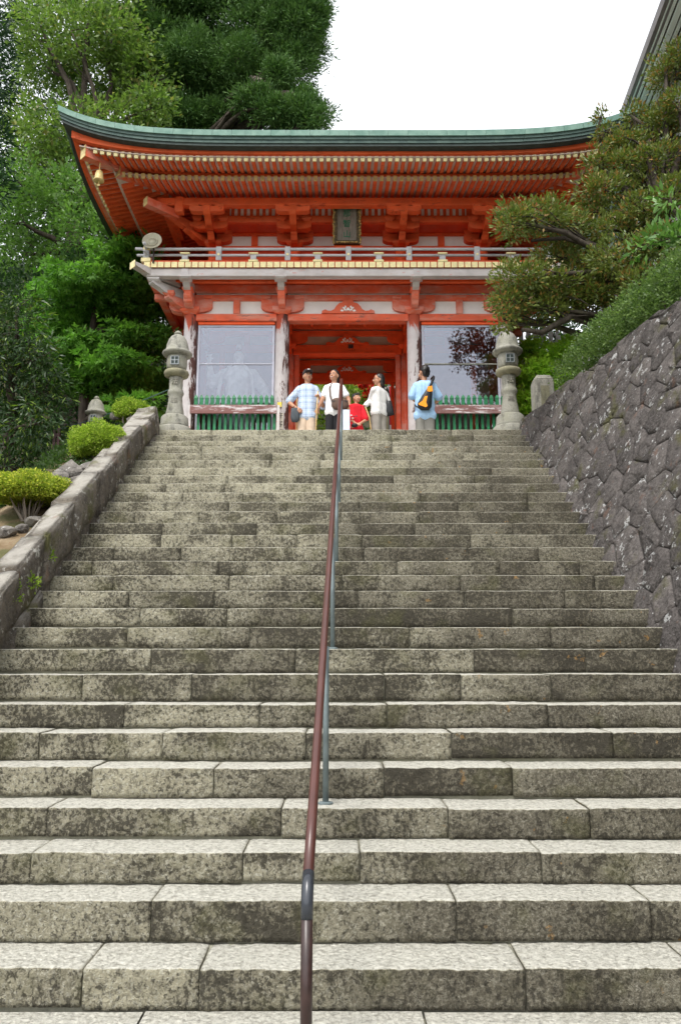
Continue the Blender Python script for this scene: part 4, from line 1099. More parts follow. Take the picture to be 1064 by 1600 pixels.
# pale guardian statue behind the left glass
def humanoid(b, P, o, k=1.0):
    for (p, q, ra, rb) in P: b.capsule(o + Vector(p) * k, o + Vector(q) * k, ra * k, rb * k)
nx_, ny_ = GX - 2.46, 16.42
st = empty('guardian_statue', (nx_, ny_, .5), 'pale muscular guardian statue standing behind the left glass', 'statue')
b = MB(); o = Vector((nx_, ny_, .5)); k = 1.42
humanoid(b, [((0, 0, .95), (0, 0, 1.15), .17, .19), ((0, 0, 1.15), (0, -.02, 1.42), .19, .22), ((-.13, -.05, 1.44), (.13, -.05, 1.44), .12, .12), ((0, 0, 1.5), (0, 0, 1.68), .085, .075),
             ((-.22, 0, 1.5), (-.42, -.05, 1.30), .10, .085), ((-.42, -.05, 1.30), (-.45, -.12, 1.62), .075, .055), ((.22, 0, 1.5), (.42, -.02, 1.22), .10, .085), ((.42, -.02, 1.22), (.50, -.15, .98), .075, .055),
             ((-.11, 0, .95), (-.17, -.02, .5), .13, .10), ((-.17, -.02, .5), (-.18, 0, .05), .09, .06), ((.11, 0, .95), (.19, -.03, .5), .13, .10), ((.19, -.03, .5), (.20, 0, .05), .09, .06),
             ((-.18, 0, .04), (-.19, -.16, .04), .06, .045), ((.20, 0, .04), (.22, -.16, .04), .06, .045)], o, k)
for sx in (-1, 1):
    b.ball(o + Vector((sx * .095, -.15, 1.40)) * k, (.12, .07, .085))
    for j in range(3): b.ball(o + Vector((sx * .05, -.17, 1.26 - j * .10)) * k, (.055, .04, .05))
b.ball(o + Vector((0, -.01, 1.78)) * k, (.125, .14, .16)); b.ball(o + Vector((0, -.10, 1.70)) * k, (.075, .06, .06)); b.ball(o + Vector((0, .0, 1.97)) * k, (.07, .07, .07))
b.capsule(o + Vector((0, -.13, 1.80)) * k, o + Vector((0, -.17, 1.745)) * k, .02, .028)
for hx, hz, s2 in ((-.45, 1.68, 1), (.50, .92, -1)):
    c = o + Vector((hx, -.13, hz)) * k; b.ball(c, (.05, .035, .06))
    for j in range(4): b.capsule(c + Vector((-.045 + .03 * j, 0, .03 * s2)), c + Vector((-.065 + .043 * j, -.02, .15 * s2)), .016, .013, 6)
    b.capsule(c + Vector((.04, 0, 0)), c + Vector((.10, -.03, .06 * s2)), .017, .013, 6)
skin('body', b, M['nio'], st, .022, 3)
sk = MB(); sk.chain([o + Vector((-.02, 0, 1.0)) * k, o + Vector((-.02, 0, .72)) * k, o + Vector((0, 0, .42)) * k], [.21 * k, .27 * k, .33 * k], 14); skin('skirt', sk, M['nio_cloth'], st, .03, 3, .05)
sc = MB()
for sx in (-1, 1):
    pts = [o + Vector((sx * (.10 + .0), -.12, 1.62)) * k, o + Vector((sx * .24, -.20, 1.42)) * k, o + Vector((sx * .27, -.24, 1.1)) * k, o + Vector((sx * .30, -.22, .7)) * k]
    sc.chain(pts, [.035, .04, .045, .05])
skin('scarf', sc, M['nio_cloth'], st, .016, 2)

# ------------------------------------------------------------------ stone lanterns
def lantern(x, y, z, label, k=1.0, group='stone lanterns by the stair top'):
    t = empty('stone_lantern', (x, y, z), label, 'stone lantern', group)
    L = lambda prof, nm, mt, n=28: MB().lathe((x, y, z), [(r * k, h * k) for r, h in prof], n).build(nm, mt, t, smooth=True)
    L([(.0, -.05), (.34, -.05), (.355, .02), (.355, .17), (.32, .21), (.28, .225)], 'plinth', M['lantern'])
    L([(.29, .20), (.29, .25), (.275, .30), (.265, .42), (.225, .46), (.19, .475)], 'base', M['lantern'])
    sh = L([(.185, .46), (.18, .50), (.145, .72), (.132, .86), (.150, .90), (.162, .94), (.150, .98), (.132, 1.02), (.135, 1.22), (.14, 1.27)], 'shaft', M['lantern'])
    for ch, zz in (('法', 1.14), ('奉', .74)): text_mesh(ch, .14 * k, M['post'], 'inscription', sh, (x, y - .142 * k, z + zz * k), (R(90), 0, 0), .012)
    L([(.16, 1.26), (.235, 1.30), (.25, 1.345), (.235, 1.39), (.17, 1.42)], 'collar', M['lantern_b'])
    fb = MB().lathe((x, y, z), [(r * k, h * k) for r, h in [(.17, 1.41), (.195, 1.46), (.205, 1.56), (.20, 1.66), (.18, 1.72)]], 28).build('fire_box', M['lantern'], t, smooth=True)
    wd = .082 * k; yw = y - .206 * k
    MB().box(x - wd, x + wd, yw, yw + .03, z + 1.475 * k, z + 1.64 * k).build('dark_window_block', M['black'], fb)  # dark block painted in for the shade inside the solid fire box
    for u in (-wd, -.008 * k, wd - .014 * k): MB().box(x + u, x + u + .015 * k, yw - .014, yw + .004, z + 1.47 * k, z + 1.645 * k).build('window_bar', M['steel'], fb)
    for v in (1.47, 1.555, 1.635): MB().box(x - wd, x + wd, yw - .010, yw + .004, z + v * k, z + (v + .013) * k).build('window_bar', M['steel'], fb)
    L([(.17, 1.70), (.28, 1.735), (.298, 1.765), (.29, 1.79), (.25, 1.815), (.232, 1.85), (.215, 1.95), (.185, 2.05), (.14, 2.125), (.085, 2.165), (.06, 2.175)], 'cap', M['lantern'])
    L([(.05, 2.165), (.075, 2.19), (.08, 2.21), (.06, 2.235), (.045, 2.25), (.02, 2.27)], 'finial', M['lantern'])
    return t
lk = 2.02 / 2.27
(ax, ay, az), _ = at(280, 517, 12.55); lantern(ax - .01, 12.55, 0.0, 'tall stone lantern with a mossy collar left of the gate, before the left column', (az) / 2.27)
(ax, ay, az), _ = at(788, 513, 12.5); lantern(ax + .03, 12.5, 0.0, 'tall grey stone lantern right of the gate, under the reddish tree', (az) / 2.27)
(ax, ay, az), _ = at(152, 619, 13.5)
lantern(ax, 13.5, -.38, 'small bell-capped stone lantern half hidden behind the middle azalea', (az + .38) / 2.27, 'stone lanterns by the stair top')

# square granite post, right of the landing
(ax, ay, az), s_ = at(846, 592, 12.25)
p = empty('stone_post', (ax, 12.25, -.05), 'square granite post with a chamfered top where the retaining wall meets the landing', 'stone post')
m = MB(); h = 14.5 * s_
for z0, z1, a0, a1 in ((-.05, az - .06, h * 1.02, h), (az - .06, az + .03, h, h * .72)):
    m.hexa([(ax - a0, 12.25 - a0, z0), (ax + a0, 12.25 - a0, z0), (ax + a0, 12.25 + a0, z0), (ax - a0, 12.25 + a0, z0)], [(ax - a1, 12.25 - a1, z1), (ax + a1, 12.25 - a1, z1), (ax + a1, 12.25 + a1, z1), (ax - a1, 12.25 + a1, z1)])
m.build('shaft', M['post'], p, bevel=.012)
MB().box(ax - .07, ax + .07, 12.25 - h - .012, 12.25 - h - .001, .32, .78).build('carved_panel', M['lantern_b'], p)

# ------------------------------------------------------------------ handrail up the middle
hr = empty('handrail', (-.10, 4.82, -4.511), 'brown pipe handrail running up the middle of the stair on grey posts', 'handrail')
def rail_pt(px, py, y): return Vector(at(px, py, y)[0])
def rh(y): return -7.407 + .618 * y + .85
RX = lambda y: -.184 + .0167 * y
top = [Vector((RX(y), y, rh(y))) for y in (3.30, 3.6, 5, 7, 9, 11, 11.95)]
MB().tube(top, .0225, 12).build('rail', M['rail_brown'], hr, smooth=True)
bend = [Vector((RX(3.31), 3.31, rh(3.31))), Vector((RX(3.27), 3.265, rh(3.27) - .008)), Vector((RX(3.24), 3.235, rh(3.24) - .035)), Vector((RX(3.23), 3.225, rh(3.22) - .09))]
MB().tube(bend, .0245, 12).build('elbow_joint', M['rail_joint'], hr, smooth=True)
MB().tube([bend[-1] + Vector((0, 0, .004)), Vector((RX(3.23), 3.225, ZLOW - .02))], .0235, 12).build('end_post', M['rail_dark'], hr, smooth=True)
MB().tube([Vector((RX(11.94), 11.94, rh(11.94))), Vector((RX(12.0), 12.0, rh(11.98) - .01)), Vector((RX(12.05), 12.05, rh(11.97) - .10)), Vector((RX(12.05), 12.05, 0))], .0225, 12).build('end_post', M['rail_brown'], hr, smooth=True)
for idx in (3, 8, 13, 18, 23, 28):
    d, z = STEPS[idx]; y = d + .13 if idx < 28 else d - .06
    if idx == 28: continue
    x = RX(y) + .015
    MB().tube([(x, y, z - .01), (x, y, rh(y) - .012)], .0185, 10).build('post', M['rail_post'], hr, smooth=True)
    MB().lathe((x, y, z), [(.045, -.006), (.045, .006), (.022, .012)], 12).build('base_flange', M['rail_post'], hr)

# ------------------------------------------------------------------ trees, shrubs and hedge
def leafcloud(pads, dens, cr, l, wd, out=.5, up=.3, rnd=.8, droop=0.0, flat=.6, dark=(.02, .05, .01), light=(.06, .12, .02), tip=None, tipp=0.0, seed=0, fan=1, hollow=.5, lobes=.5, per=14):
    rs = np.random.RandomState(seed + 5); PS, DS, NS, TS = [], [], [], []
    for (c, r) in pads:
        r = np.array(r); A = 4 * math.pi * (((r[0] * r[1]) ** 1.6 + (r[0] * r[2]) ** 1.6 + (r[1] * r[2]) ** 1.6) / 3) ** (1 / 1.6)
        n = max(4, int(A / (cr * cr) * dens * .55))
        u = rs.randn(n, 3); u /= np.linalg.norm(u, axis=1, keepdims=True)
        rad = (1 - hollow * rs.rand(n) ** 2) * (1 - lobes * .5 + lobes * vnoise(u + seed * .7 + c[0], 2.4, seed % 7) * 1.1)
        cc = np.array(c) + u * rad[:, None] * r
        nrm = u / r; nrm /= np.linalg.norm(nrm, axis=1, keepdims=True)
        m = per
        base = np.repeat(cc, m, 0); nn = np.repeat(nrm, m, 0)
        off = rs.randn(n * m, 3) * cr * .55; off -= nn * (off * nn).sum(1, keepdims=True) * (1 - flat); off[:, 2] *= .8
        d = nn * out + np.array([0, 0, up - droop]) + off / cr * .7 + rs.randn(n * m, 3) * rnd * .5
        d /= np.linalg.norm(d, axis=1, keepdims=True)
        ct = np.repeat(rs.rand(n), m) * .55 + rs.rand(n * m) * .45
        cp = np.repeat(rs.rand(n), m)
        col = np.array(dark) * (1 - ct[:, None]) + np.array(light) * ct[:, None]
        if tip is not None:
            k = (rs.rand(n * m) < tipp * (.3 + 1.4 * cp))[:, None]; col = np.where(k, np.array(tip) * (.6 + .7 * rs.rand(n * m)[:, None]), col)
        PS.append(base + off); DS.append(d); NS.append(rs.randn(n * m, 3) * .6 + [0, 0, .7] + nn * .3); TS.append(col)
    P, D, N, T = map(np.concatenate, (PS, DS, NS, TS))
    Vs, Ts = [], []
    for f in range(fan):
        Df = D
        S = np.cross(D, N); S /= np.linalg.norm(S, axis=1, keepdims=True) + 1e-9
        if fan > 1: ang = (f - (fan - 1) / 2) * .85; Df = D * math.cos(ang) + S * math.sin(ang)
        S2 = np.cross(Df, N); S2 /= np.linalg.norm(S2, axis=1, keepdims=True) + 1e-9
        U = np.cross(S2, Df); sc = (.7 + .6 * rs.rand(len(P)))[:, None]
        L, W = Df * l * sc, S2 * wd * .5 * sc
        Vs.append(np.stack([P, P + L * .45 + W + U * wd * .18, P + L, P + L * .45 - W + U * wd * .18], 1)); Ts.append(np.repeat(T[:, None], 4, 1))
    V = np.concatenate(Vs).reshape(-1, 3); T = np.concatenate(Ts).reshape(-1, 3)
    return V, np.arange(len(V)).reshape(-1, 4), T
def pads_px(lst, Y, dk=.8, jit=1.0):
    out = []; rg = random.Random(int(Y * 10))
    for p in lst:
        y = p[4] if len(p) > 4 else Y + rg.uniform(-jit, jit)
        c, s = at(p[0], p[1], y); out.append((c, (p[2] * s, max(.15, dk * .5 * (p[2] + p[3]) * s), p[3] * s)))
    return out
def limb(m, a, b, ra, rb, sag=.1, seed=0, n=6, seg=7):
    a, b = Vector(a), Vector(b); rg = random.Random(seed); L = (b - a).length; pts = []
    k1 = Vector((rg.uniform(-1, 1), rg.uniform(-1, 1), rg.uniform(-.3, 1))) * L * sag
    for t in np.linspace(0, 1, seg):
        w_ = Vector((rg.uniform(-1, 1), rg.uniform(-1, 1), rg.uniform(-1, 1))) * L * .025 * (0 < t < 1)
        pts.append(a.lerp(b, t) + k1 * math.sin(math.pi * t) + w_)
    m.tube(pts, list(np.linspace(ra, rb, seg)), n); return pts
def tree(name, label, base, trunk_top, pads, leaf, mat, tr=.25, cat='tree', group=None, bark='bark', twigs=3, seed=1, fork=.35, extra=None):
    t = empty(name, base, label, cat, group)
    m = MB(); base = Vector(base); top = Vector(trunk_top)
    tp = limb(m, base - Vector((0, 0, .15)), top, tr, tr * .35, .04, seed, 9, 9)
    for i, (c, r) in enumerate(pads):
        c = Vector(c); k = min(tp[int(len(tp) * fork):], key=lambda p: (p - c).length + max(0, p.z - c.z) * 1.5)
        L = (c - k).length
        lp_ = limb(m, k, c, max(.02, min(tr * .45, L * .05)), .012 + tr * .03, .12, seed * 31 + i, 6, 6)
        rg = random.Random(seed * 77 + i)
        for q in range(twigs):
            d = Vector((rg.uniform(-1, 1) * r[0], rg.uniform(-1, 1) * r[1], rg.uniform(-.6, 1) * r[2])) * .8
            limb(m, lp_[3 + q % 3], c + d, .010 + tr * .03, .006, .10, seed * 99 + i * 9 + q, 5, 4)
    if extra: extra(m)
    m.build('trunk', M[bark], t, smooth=True)
    V, F, T = leafcloud(pads, seed=seed, **leaf)
    V0 = V.min(0); o = np.array([pads[0][0][0], pads[0][0][1], V0[2]])
    link('crown', np_mesh('crown', V - o, F, M[mat], T), t, Vector(o))
    return t
def gz(x, y): return float(ground_z(np.array([x]), np.array([y]))[0])

# the great cedar behind the roof
pc = pads_px([(250, 60, 80, 62), (335, 105, 70, 50), (410, 50, 85, 58), (455, 105, 50, 48), (345, 20, 105, 52), (290, 150, 55, 38), (358, 172, 62, 30), (445, 178, 62, 24), (400, 140, 52, 34), (300, -50, 120, 60), (420, -30, 70, 45), (488, 80, 26, 26), (260, 188, 48, 26), (320, 195, 50, 22), (495, 188, 18, 15, 28.2), (455, 182, 26, 20, 28.3), (420, 178, 22, 16, 28.2), (395, 155, 24, 18, 28.4), (478, 165, 18, 12, 28.6), (440, 118, 22, 14, 28.6), (215, 110, 40, 40), (475, 30, 34, 30)], 31, .8, 1.6)
sub = []; rg = random.Random(8)
for c, r in pc:
    sub.append((c, tuple(q * .8 for q in r)))
    for k in range(6):
        an = rg.uniform(0, 2 * math.pi); el = rg.uniform(-.5, .9); q = rg.uniform(.36, .52)
        sub.append(((c[0] + math.cos(an) * math.cos(el) * r[0] * .8, c[1] - abs(math.sin(an)) * math.cos(el) * r[1] * .8, c[2] + math.sin(el) * r[2] * .8), (r[0] * q, r[1] * q, max(r[2] * q, .45))))
pc = sub
bx_, by_ = at(330, 200, 32)[0][:2]
def cedar_dead(m):
    a = at(405, 120, 29.6)[0]; b = at(437, 152, 29.2)[0]; limb(m, a, b, .22, .10, .1, 5, 7); limb(m, b, at(462, 143, 29.2)[0], .12, .05, .1, 6, 7)
    limb(m, at(200, 20, 29.4)[0], at(255, 130, 29.6)[0], .16, .30, .08, 8, 8)
tree('cedar_tree', 'huge dark green cedar with rounded tufts rising behind the gate roof', (bx_, by_, gz(bx_, by_)), at(330, -40, 32)[0], pc,
     dict(dens=1.5, cr=.27, l=.20, wd=.050, out=.8, up=.3, rnd=1.1, flat=1.0, dark=(.024, .070, .018), light=(.120, .215, .055), hollow=.4, lobes=1.0, per=28), 'needle', .55, seed=3, fork=.2, twigs=2, extra=cedar_dead)
m = MB(); a = at(392, 122, 29.4)[0]; b = at(428, 148, 28.9)[0]
limb(m, a, b, .12, .20, .04, 15, 9); limb(m, b, at(460, 146, 28.9)[0], .17, .07, .06, 16, 8); limb(m, b, at(436, 172, 28.9)[0], .16, .12, .05, 17, 8); limb(m, at(410, 136, 29.0)[0], at(420, 120, 28.8)[0], .06, .03, .05, 18, 6)
tag(m.build('dead_branch', M['bark_pale'], None, smooth=True), 'bare pale broken branch sticking out of the cedar above the roof', 'branch')
# the camphor with yellow-green crown, left of it
pk = pads_px([(112, 48, 72, 46), (62, 95, 40, 36), (150, 128, 66, 46), (190, 205, 62, 45), (100, 200, 62, 36), (176, 50, 52, 44), (60, 30, 34, 26), (212, 120, 48, 46), (130, 255, 66, 36), (60, 240, 42, 36), (150, -20, 90, 40), (200, 270, 44, 34), (28, 185, 30, 36), (235, 170, 40, 34)], 28, .8, 1.5)
bx_, by_ = at(120, 300, 28)[0][:2]
tree('camphor_tree', 'tall camphor with a loose yellow-green crown at the upper left, sky showing through', (bx_, by_, gz(bx_, by_)), at(140, 250, 28)[0], pk,
     dict(dens=2.0, cr=.42, l=.20, wd=.10, out=.5, up=.2, rnd=1.0, flat=.7, dark=(.055, .115, .022), light=(.20, .29, .060), tip=(.22, .22, .06), tipp=.05, hollow=.5, lobes=.9, per=16), 'leaf', .40, seed=4, fork=.15, twigs=4)
pm = pads_px([(62, 330, 66, 40), (142, 362, 56, 40), (40, 400, 46, 40), (112, 300, 62, 34), (30, 285, 36, 40), (172, 330, 44, 36), (100, 420, 50, 34), (215, 380, 36, 40), (190, 300, 40, 30), (10, 345, 30, 40)], 24, .8, 1.4)
bx_, by_ = at(110, 430, 24)[0][:2]
tree('oak_tree', 'mid green bushy tree below the camphor at the left edge of the gate roof', (bx_, by_, gz(bx_, by_)), at(110, 330, 24)[0], pm,
     dict(dens=2.0, cr=.36, l=.17, wd=.085, out=.5, up=.25, rnd=1.0, flat=.7, dark=(.045, .115, .020), light=(.165, .29, .060), hollow=.5, lobes=.8, per=16), 'leaf', .30, seed=5, fork=.2, twigs=4)
pf = pads_px([(-6, 50, 22, 44), (-8, 130, 24, 50), (-10, 215, 22, 46), (-14, 290, 22, 40)], 21, .9, .6)
bx_, by_ = at(-40, 420, 21)[0][:2]
tree('fir_tree', 'narrow dark tree cut by the left picture edge', (bx_, by_, gz(bx_, by_)), at(-30, 20, 21)[0], pf,
     dict(dens=1.3, cr=.34, l=.22, wd=.06, out=.8, up=.1, rnd=.8, flat=.8, dark=(.010, .028, .012), light=(.030, .070, .026), hollow=.5, lobes=.6, per=18), 'needle', .25, seed=6)
# bright maple in front, in layered sprays
pmap = pads_px([(200, 418, 60, 16), (135, 446, 66, 15), (232, 462, 44, 14), (160, 492, 84, 16), (102, 474, 52, 14), (214, 532, 60, 15), (142, 548, 72, 15), (236, 592, 44, 13), (168, 606, 66, 13), (88, 522, 44, 14), (205, 388, 40, 15), (250, 500, 30, 13), (120, 590, 48, 13), (210, 640, 50, 12), (182, 455, 60, 14), (70, 492, 26, 10), (190, 570, 55, 12)], 17.2, 1.5, 1.1)
bx_, by_ = at(130, 640, 17.4)[0][:2]
tree('maple_tree', 'fresh green maple with layered sprays between the left lantern and the dark laurel', (bx_, by_, gz(bx_, by_)), at(170, 430, 17.4)[0], pmap,
     dict(dens=1.25, cr=.20, l=.135, wd=.048, out=.7, up=.0, rnd=.8, droop=.18, flat=.35, dark=(.030, .100, .012), light=(.15, .32, .045), hollow=.8, lobes=.9, per=12, fan=3), 'leaf_soft', .16, seed=7, fork=.1, twigs=3)
# dark laurel at the left edge
pla = pads_px([(28, 520, 56, 46), (22, 600, 56, 52), (58, 662, 42, 40), (8, 690, 54, 52), (78, 610, 34, 44), (30, 478, 38, 26), (-10, 560, 40, 60), (60, 560, 36, 36), (30, 730, 50, 34)], 12.9, .8, .5)
bx_, by_ = at(20, 760, 13.3)[0][:2]
tree('laurel_tree', 'dense dark laurel with drooping glossy leaves at the left edge behind the bank', (bx_, by_, gz(bx_, by_)), at(25, 540, 13.2)[0], pla,
     dict(dens=1.25, cr=.17, l=.125, wd=.030, out=.6, up=.0, rnd=.7, droop=.45, flat=.8, dark=(.010, .032, .007), light=(.040, .085, .018), tip=(.15, .23, .03), tipp=.13, hollow=.6, lobes=.6, per=13), 'leaf_gloss', .13, seed=8, fork=.1)
# dark undergrowth trees filling the slope behind
for i, (lst, Y, lab, lk_) in enumerate([
        ([(120, 640, 78, 44), (60, 710, 62, 40), (180, 690, 62, 40), (100, 580, 60, 40)], 20.5, 'dark evergreen shrub in the shade behind the small lantern', .8),
        ([(240, 640, 50, 42), (262, 560, 36, 56), (230, 700, 60, 36), (285, 620, 30, 50), (272, 480, 26, 40)], 21.5, 'dark evergreen shrub in the shade beside the gate wall', .8),
        ([(40, 460, 56, 46), (-10, 500, 40, 60), (10, 620, 60, 60), (90, 500, 50, 46), (150, 440, 60, 44)], 22.5, 'shaded evergreen tree behind the maple and the laurel', 1.0),
        ([(100, 60, 90, 70), (30, 150, 60, 70), (150, 180, 80, 60), (230, 90, 60, 60), (90, 260, 90, 50), (200, 260, 60, 50), (20, 20, 40, 50)], 36, 'dark evergreen tree far behind the camphor', 1.0),
        ([(40, 340, 60, 50), (120, 330, 60, 50), (190, 350, 50, 50), (60, 420, 60, 50), (150, 400, 60, 46), (10, 280, 40, 50), (100, 270, 60, 40)], 31, 'dark evergreen tree behind the mid green oak', 1.0),
        ([(870, 515, 50, 26), (840, 505, 40, 22), (910, 530, 50, 30)], 23, 'dark shrub behind the pale slat fence', 1.0),
        ([(230, 430, 50, 44), (190, 470, 60, 44), (255, 380, 30, 40), (240, 330, 30, 30)], 23, 'shaded tree close behind the left roof edge', 1.0)]):
    p = pads_px(lst, Y, .9, 1.0); bx_, by_ = at(lst[0][0], 760, Y)[0][:2]
    tree('evergreen_tree', lab, (bx_, by_, gz(bx_, by_)), p[0][0], p, dict(dens=1.2, cr=.34, l=.17, wd=.075, out=.5, up=.1, rnd=1.0, flat=.8, dark=(.008, .026, .009), light=(.030, .068, .020), hollow=.55, lobes=.6, per=15), 'leaf', .16, seed=20 + i, fork=.1, group='shaded evergreens on the slope')
# far wood closing the hillside
rs = np.random.RandomState(9); wood = []
for k in range(46):
    x = rs.uniform(-34, -9) if k < 26 else rs.uniform(-6, 14); y = rs.uniform(33, 48)
    if k >= 26: y = rs.uniform(27, 40)
    z = gz(x, y); r = rs.uniform(1.4, 2.6); hmax = 3.0 if k < 26 else .8
    wood.append(((x, y, z + rs.uniform(.5, hmax)), (r, r, r * .8)))
V, F, T = leafcloud(wood, .8, .55, .28, .13, dark=(.012, .034, .010), light=(.045, .095, .024), seed=31, per=14)
tag(link('far_wood', np_mesh('far_wood', V, F, M['leaf'], T)), 'dark green wood closing the hillside behind the trees', 'wood', kind='stuff')

# seen through the passage: bright shrubs, a red-leaved spray, a capped pillar with a banner
pb = pads_px([(500, 628, 30, 34), (478, 650, 26, 26), (540, 612, 36, 24), (560, 632, 30, 24), (520, 660, 30, 24), (470, 612, 16, 24), (572, 600, 26, 16), (590, 632, 22, 30), (520, 596, 40, 14)], 24.5, .6, .7)
bx_, by_ = at(530, 690, 25)[0][:2]
tree('flowering_shrub', 'bright yellow-green shrub seen through the gate passage behind the visitors', (bx_, by_, gz(bx_, by_)), at(530, 630, 25)[0], pb,
     dict(dens=1.3, cr=.24, l=.13, wd=.075, out=.6, up=.3, rnd=.9, flat=.7, dark=(.075, .15, .018), light=(.30, .38, .06), hollow=.5, lobes=.6, per=14), 'leaf_soft', .07, 'shrub', seed=41, fork=.1)
pr = pads_px([(573, 604, 7, 8), (578, 618, 5, 6), (566, 598, 6, 4)], 23.2, .8, .1)
bx_, by_ = at(575, 660, 23.2)[0][:2]
tree('red_maple', 'small spray of red leaves seen through the gate passage', (bx_, by_, gz(bx_, by_)), at(575, 622, 23.2)[0], pr,
     dict(dens=1.4, cr=.12, l=.12, wd=.06, dark=(.30, .01, .01), light=(.62, .03, .02), per=9), 'leaf_soft', .03, 'shrub', seed=42, fork=.1)
(ax, ay, az), s_ = at(612, 607, 23.6)
t = empty('stone_pillar', (ax, 23.6, gz(ax, 23.6)), 'dark capped stone pillar beyond the gate passage behind the woman in white knit', 'pillar')
zg = gz(ax, 23.6)
MB().lathe((ax, 23.6, zg), [(.5, -.1), (.5, .25), (.34, .3), (.30, az - zg - .25), (.32, az - zg - .18)], 4).build('shaft', M['lantern_b'], t)
MB().lathe((ax, 23.6, az - .18), [(.40, 0), (.42, .06), (.30, .16), (.06, .24)], 16).build('cap', M['post'], t, smooth=True)
(ax2, ay2, az2), s_ = at(607, 604, 23.0); zg = gz(ax2, 23.0)
t = empty('banner', (ax2, 23.0, zg), 'narrow red and white banner on a thin pole beyond the gate passage', 'banner')
MB().tube([(ax2, 23.0, zg - .1), (ax2, 23.0, az2 + .1)], .02, 6).build('pole', M['steel'], t)
for k in range(5): MB().box(ax2 + .02, ax2 + .18, 22.995, 23.005, az2 - .42 * (k + 1), az2 - .42 * k).build('cloth_stripe', M['banner_red'] if k % 2 == 0 else M['white_cloth'], t)

# terrace wall with a pale slat fence on it, and the bright maple before it, right of the gate
tw = MB().box(3.9, 13.0, 19.32, 19.9, -.1, 3.5).build('terrace_wall', M['wall_mortar'], None)
tag(tw, 'brown stone terrace wall behind the bright maple right of the gate', 'stone wall')
rg = random.Random(5); z = -.1
while z < 3.5:
    hgt = rg.uniform(.24, .38); hgt = 3.5 - z if 3.5 - z - hgt < .15 else hgt; x = 3.9
    while x < 8.4:
        wd = rg.uniform(.35, .8); MB().box(x + .012, x + wd - .012, 19.20 - rg.uniform(0, .05), 19.33, z + .012, z + hgt - .012).build('wall_stone', M['parapet'], tw, bevel=.03); x += wd
    z += hgt
(ax, ay, az), s_ = at(855, 521, 19.1)
pf_ = empty('slat_fence', (6.0, 19.45, 3.5), 'pale upright slat fence on the terrace wall above the right lantern', 'fence')
for zz in (3.62, 4.15): MB().box(4.0, 9.0, 19.47, 19.53, zz, zz + .08).build('fence_rail', M['fence_pale'], pf_)
for k in range(25):
    MB().box(4.0 + k * .2, 4.12 + k * .2, 19.44, 19.468, 3.50, zat(520, 19.45) + (.03 if k % 3 else 0)).build('slat', M['fence_pale'], pf_)
pb = pads_px([(838, 582, 34, 14), (856, 618, 34, 15), (828, 655, 30, 16), (872, 558, 34, 13), (880, 600, 30, 14), (845, 640, 34, 14), (815, 560, 20, 12), (820, 625, 16, 18), (900, 540, 30, 14), (860, 660, 24, 14), (835, 545, 24, 9)], 16.6, 1.4, .7)
bx_, by_ = at(860, 690, 16.8)[0][:2]
tree('maple_tree', 'bright yellow-green maple between the right lantern and the square granite post', (bx_, by_, gz(bx_, by_)), at(860, 590, 16.8)[0], pb,
     dict(dens=2.0, cr=.17, l=.085, wd=.034, out=.6, up=.1, rnd=.8, droop=.1, flat=.5, dark=(.16, .33, .025), light=(.42, .62, .07), hollow=.7, lobes=.6, per=13, fan=3), 'leaf_soft', .09, seed=43, fork=.1)

# the pruned tree over the right wall: crooked limbs, olive pads with reddish tips
pp_ = [(842, 338, 50, 24, 10.4), (800, 345, 26, 24, 10.2), (880, 350, 34, 20, 10.8), (815, 432, 40, 20, 10.3), (862, 446, 44, 24, 10.6), (905, 424, 30, 20, 10.9), (800, 470, 30, 20, 10.4), (845, 486, 46, 20, 10.7), (786, 498, 16, 12, 10.4),
       (942, 296, 38, 20, 11.0), (985, 258, 44, 20, 11.2), (1038, 250, 36, 24, 11.0), (1005, 326, 40, 20, 10.6), (1052, 300, 24, 22, 10.2), (952, 358, 34, 18, 10.8), (930, 250, 22, 14, 11.2),
       (1038, 112, 24, 22, 11.4), (1062, 80, 18, 22, 11.2), (990, 176, 17, 14, 11.6), (1034, 188, 28, 20, 11.2), (952, 208, 20, 10, 11.5), (1060, 160, 20, 24, 10.9), (990, 222, 38, 14, 11.3), (937, 184, 7, 6, 11.6),
       (975, 400, 46, 24, 10.2), (1030, 380, 40, 24, 9.9), (930, 455, 36, 22, 10.6), (900, 470, 36, 22, 10.8), (1000, 440, 30, 18, 10.0), (868, 400, 30, 18, 11.0)]
pp_ += [(905, 385, 34, 18, 11.1), (930, 332, 30, 18, 11.2), (1012, 292, 34, 18, 11.2), (958, 428, 34, 18, 10.9), (888, 458, 34, 20, 10.9), (1030, 340, 30, 20, 10.8), (970, 232, 26, 14, 11.4), (832, 462, 34, 18, 10.7), (1040, 215, 28, 18, 11.3)]
pads = pads_px(pp_, 10.6, .9)
B0 = (5.05, 10.9, .12)
def limbs(m):
    f = lambda px, py, y: at(px, py, y)[0]
    for chain_, r0 in (([(985, 470, 10.9), (940, 498, 10.8), (895, 492, 10.7), (845, 520, 10.5), (815, 515, 10.4)], .085), ([(985, 470, 10.9), (950, 440, 10.8), (905, 462, 10.7), (868, 470, 10.6)], .06), ([(968, 400, 10.9), (930, 385, 10.8), (880, 372, 10.6), (830, 376, 10.4)], .06),
                       ([(1010, 440, 10.9), (985, 345, 10.9), (972, 330, 11.0), (978, 300, 11.0), (958, 285, 11.0)], .07), ([(1020, 380, 10.9), (1045, 290, 11.0), (1040, 200, 11.1), (1040, 110, 11.3)], .075), ([(1040, 210, 11.1), (1005, 195, 11.3), (985, 180, 11.5)], .045)):
        P = [Vector(f(*c)) for c in chain_]; m.tube(P, list(np.linspace(r0, r0 * .35, len(P))), 7)
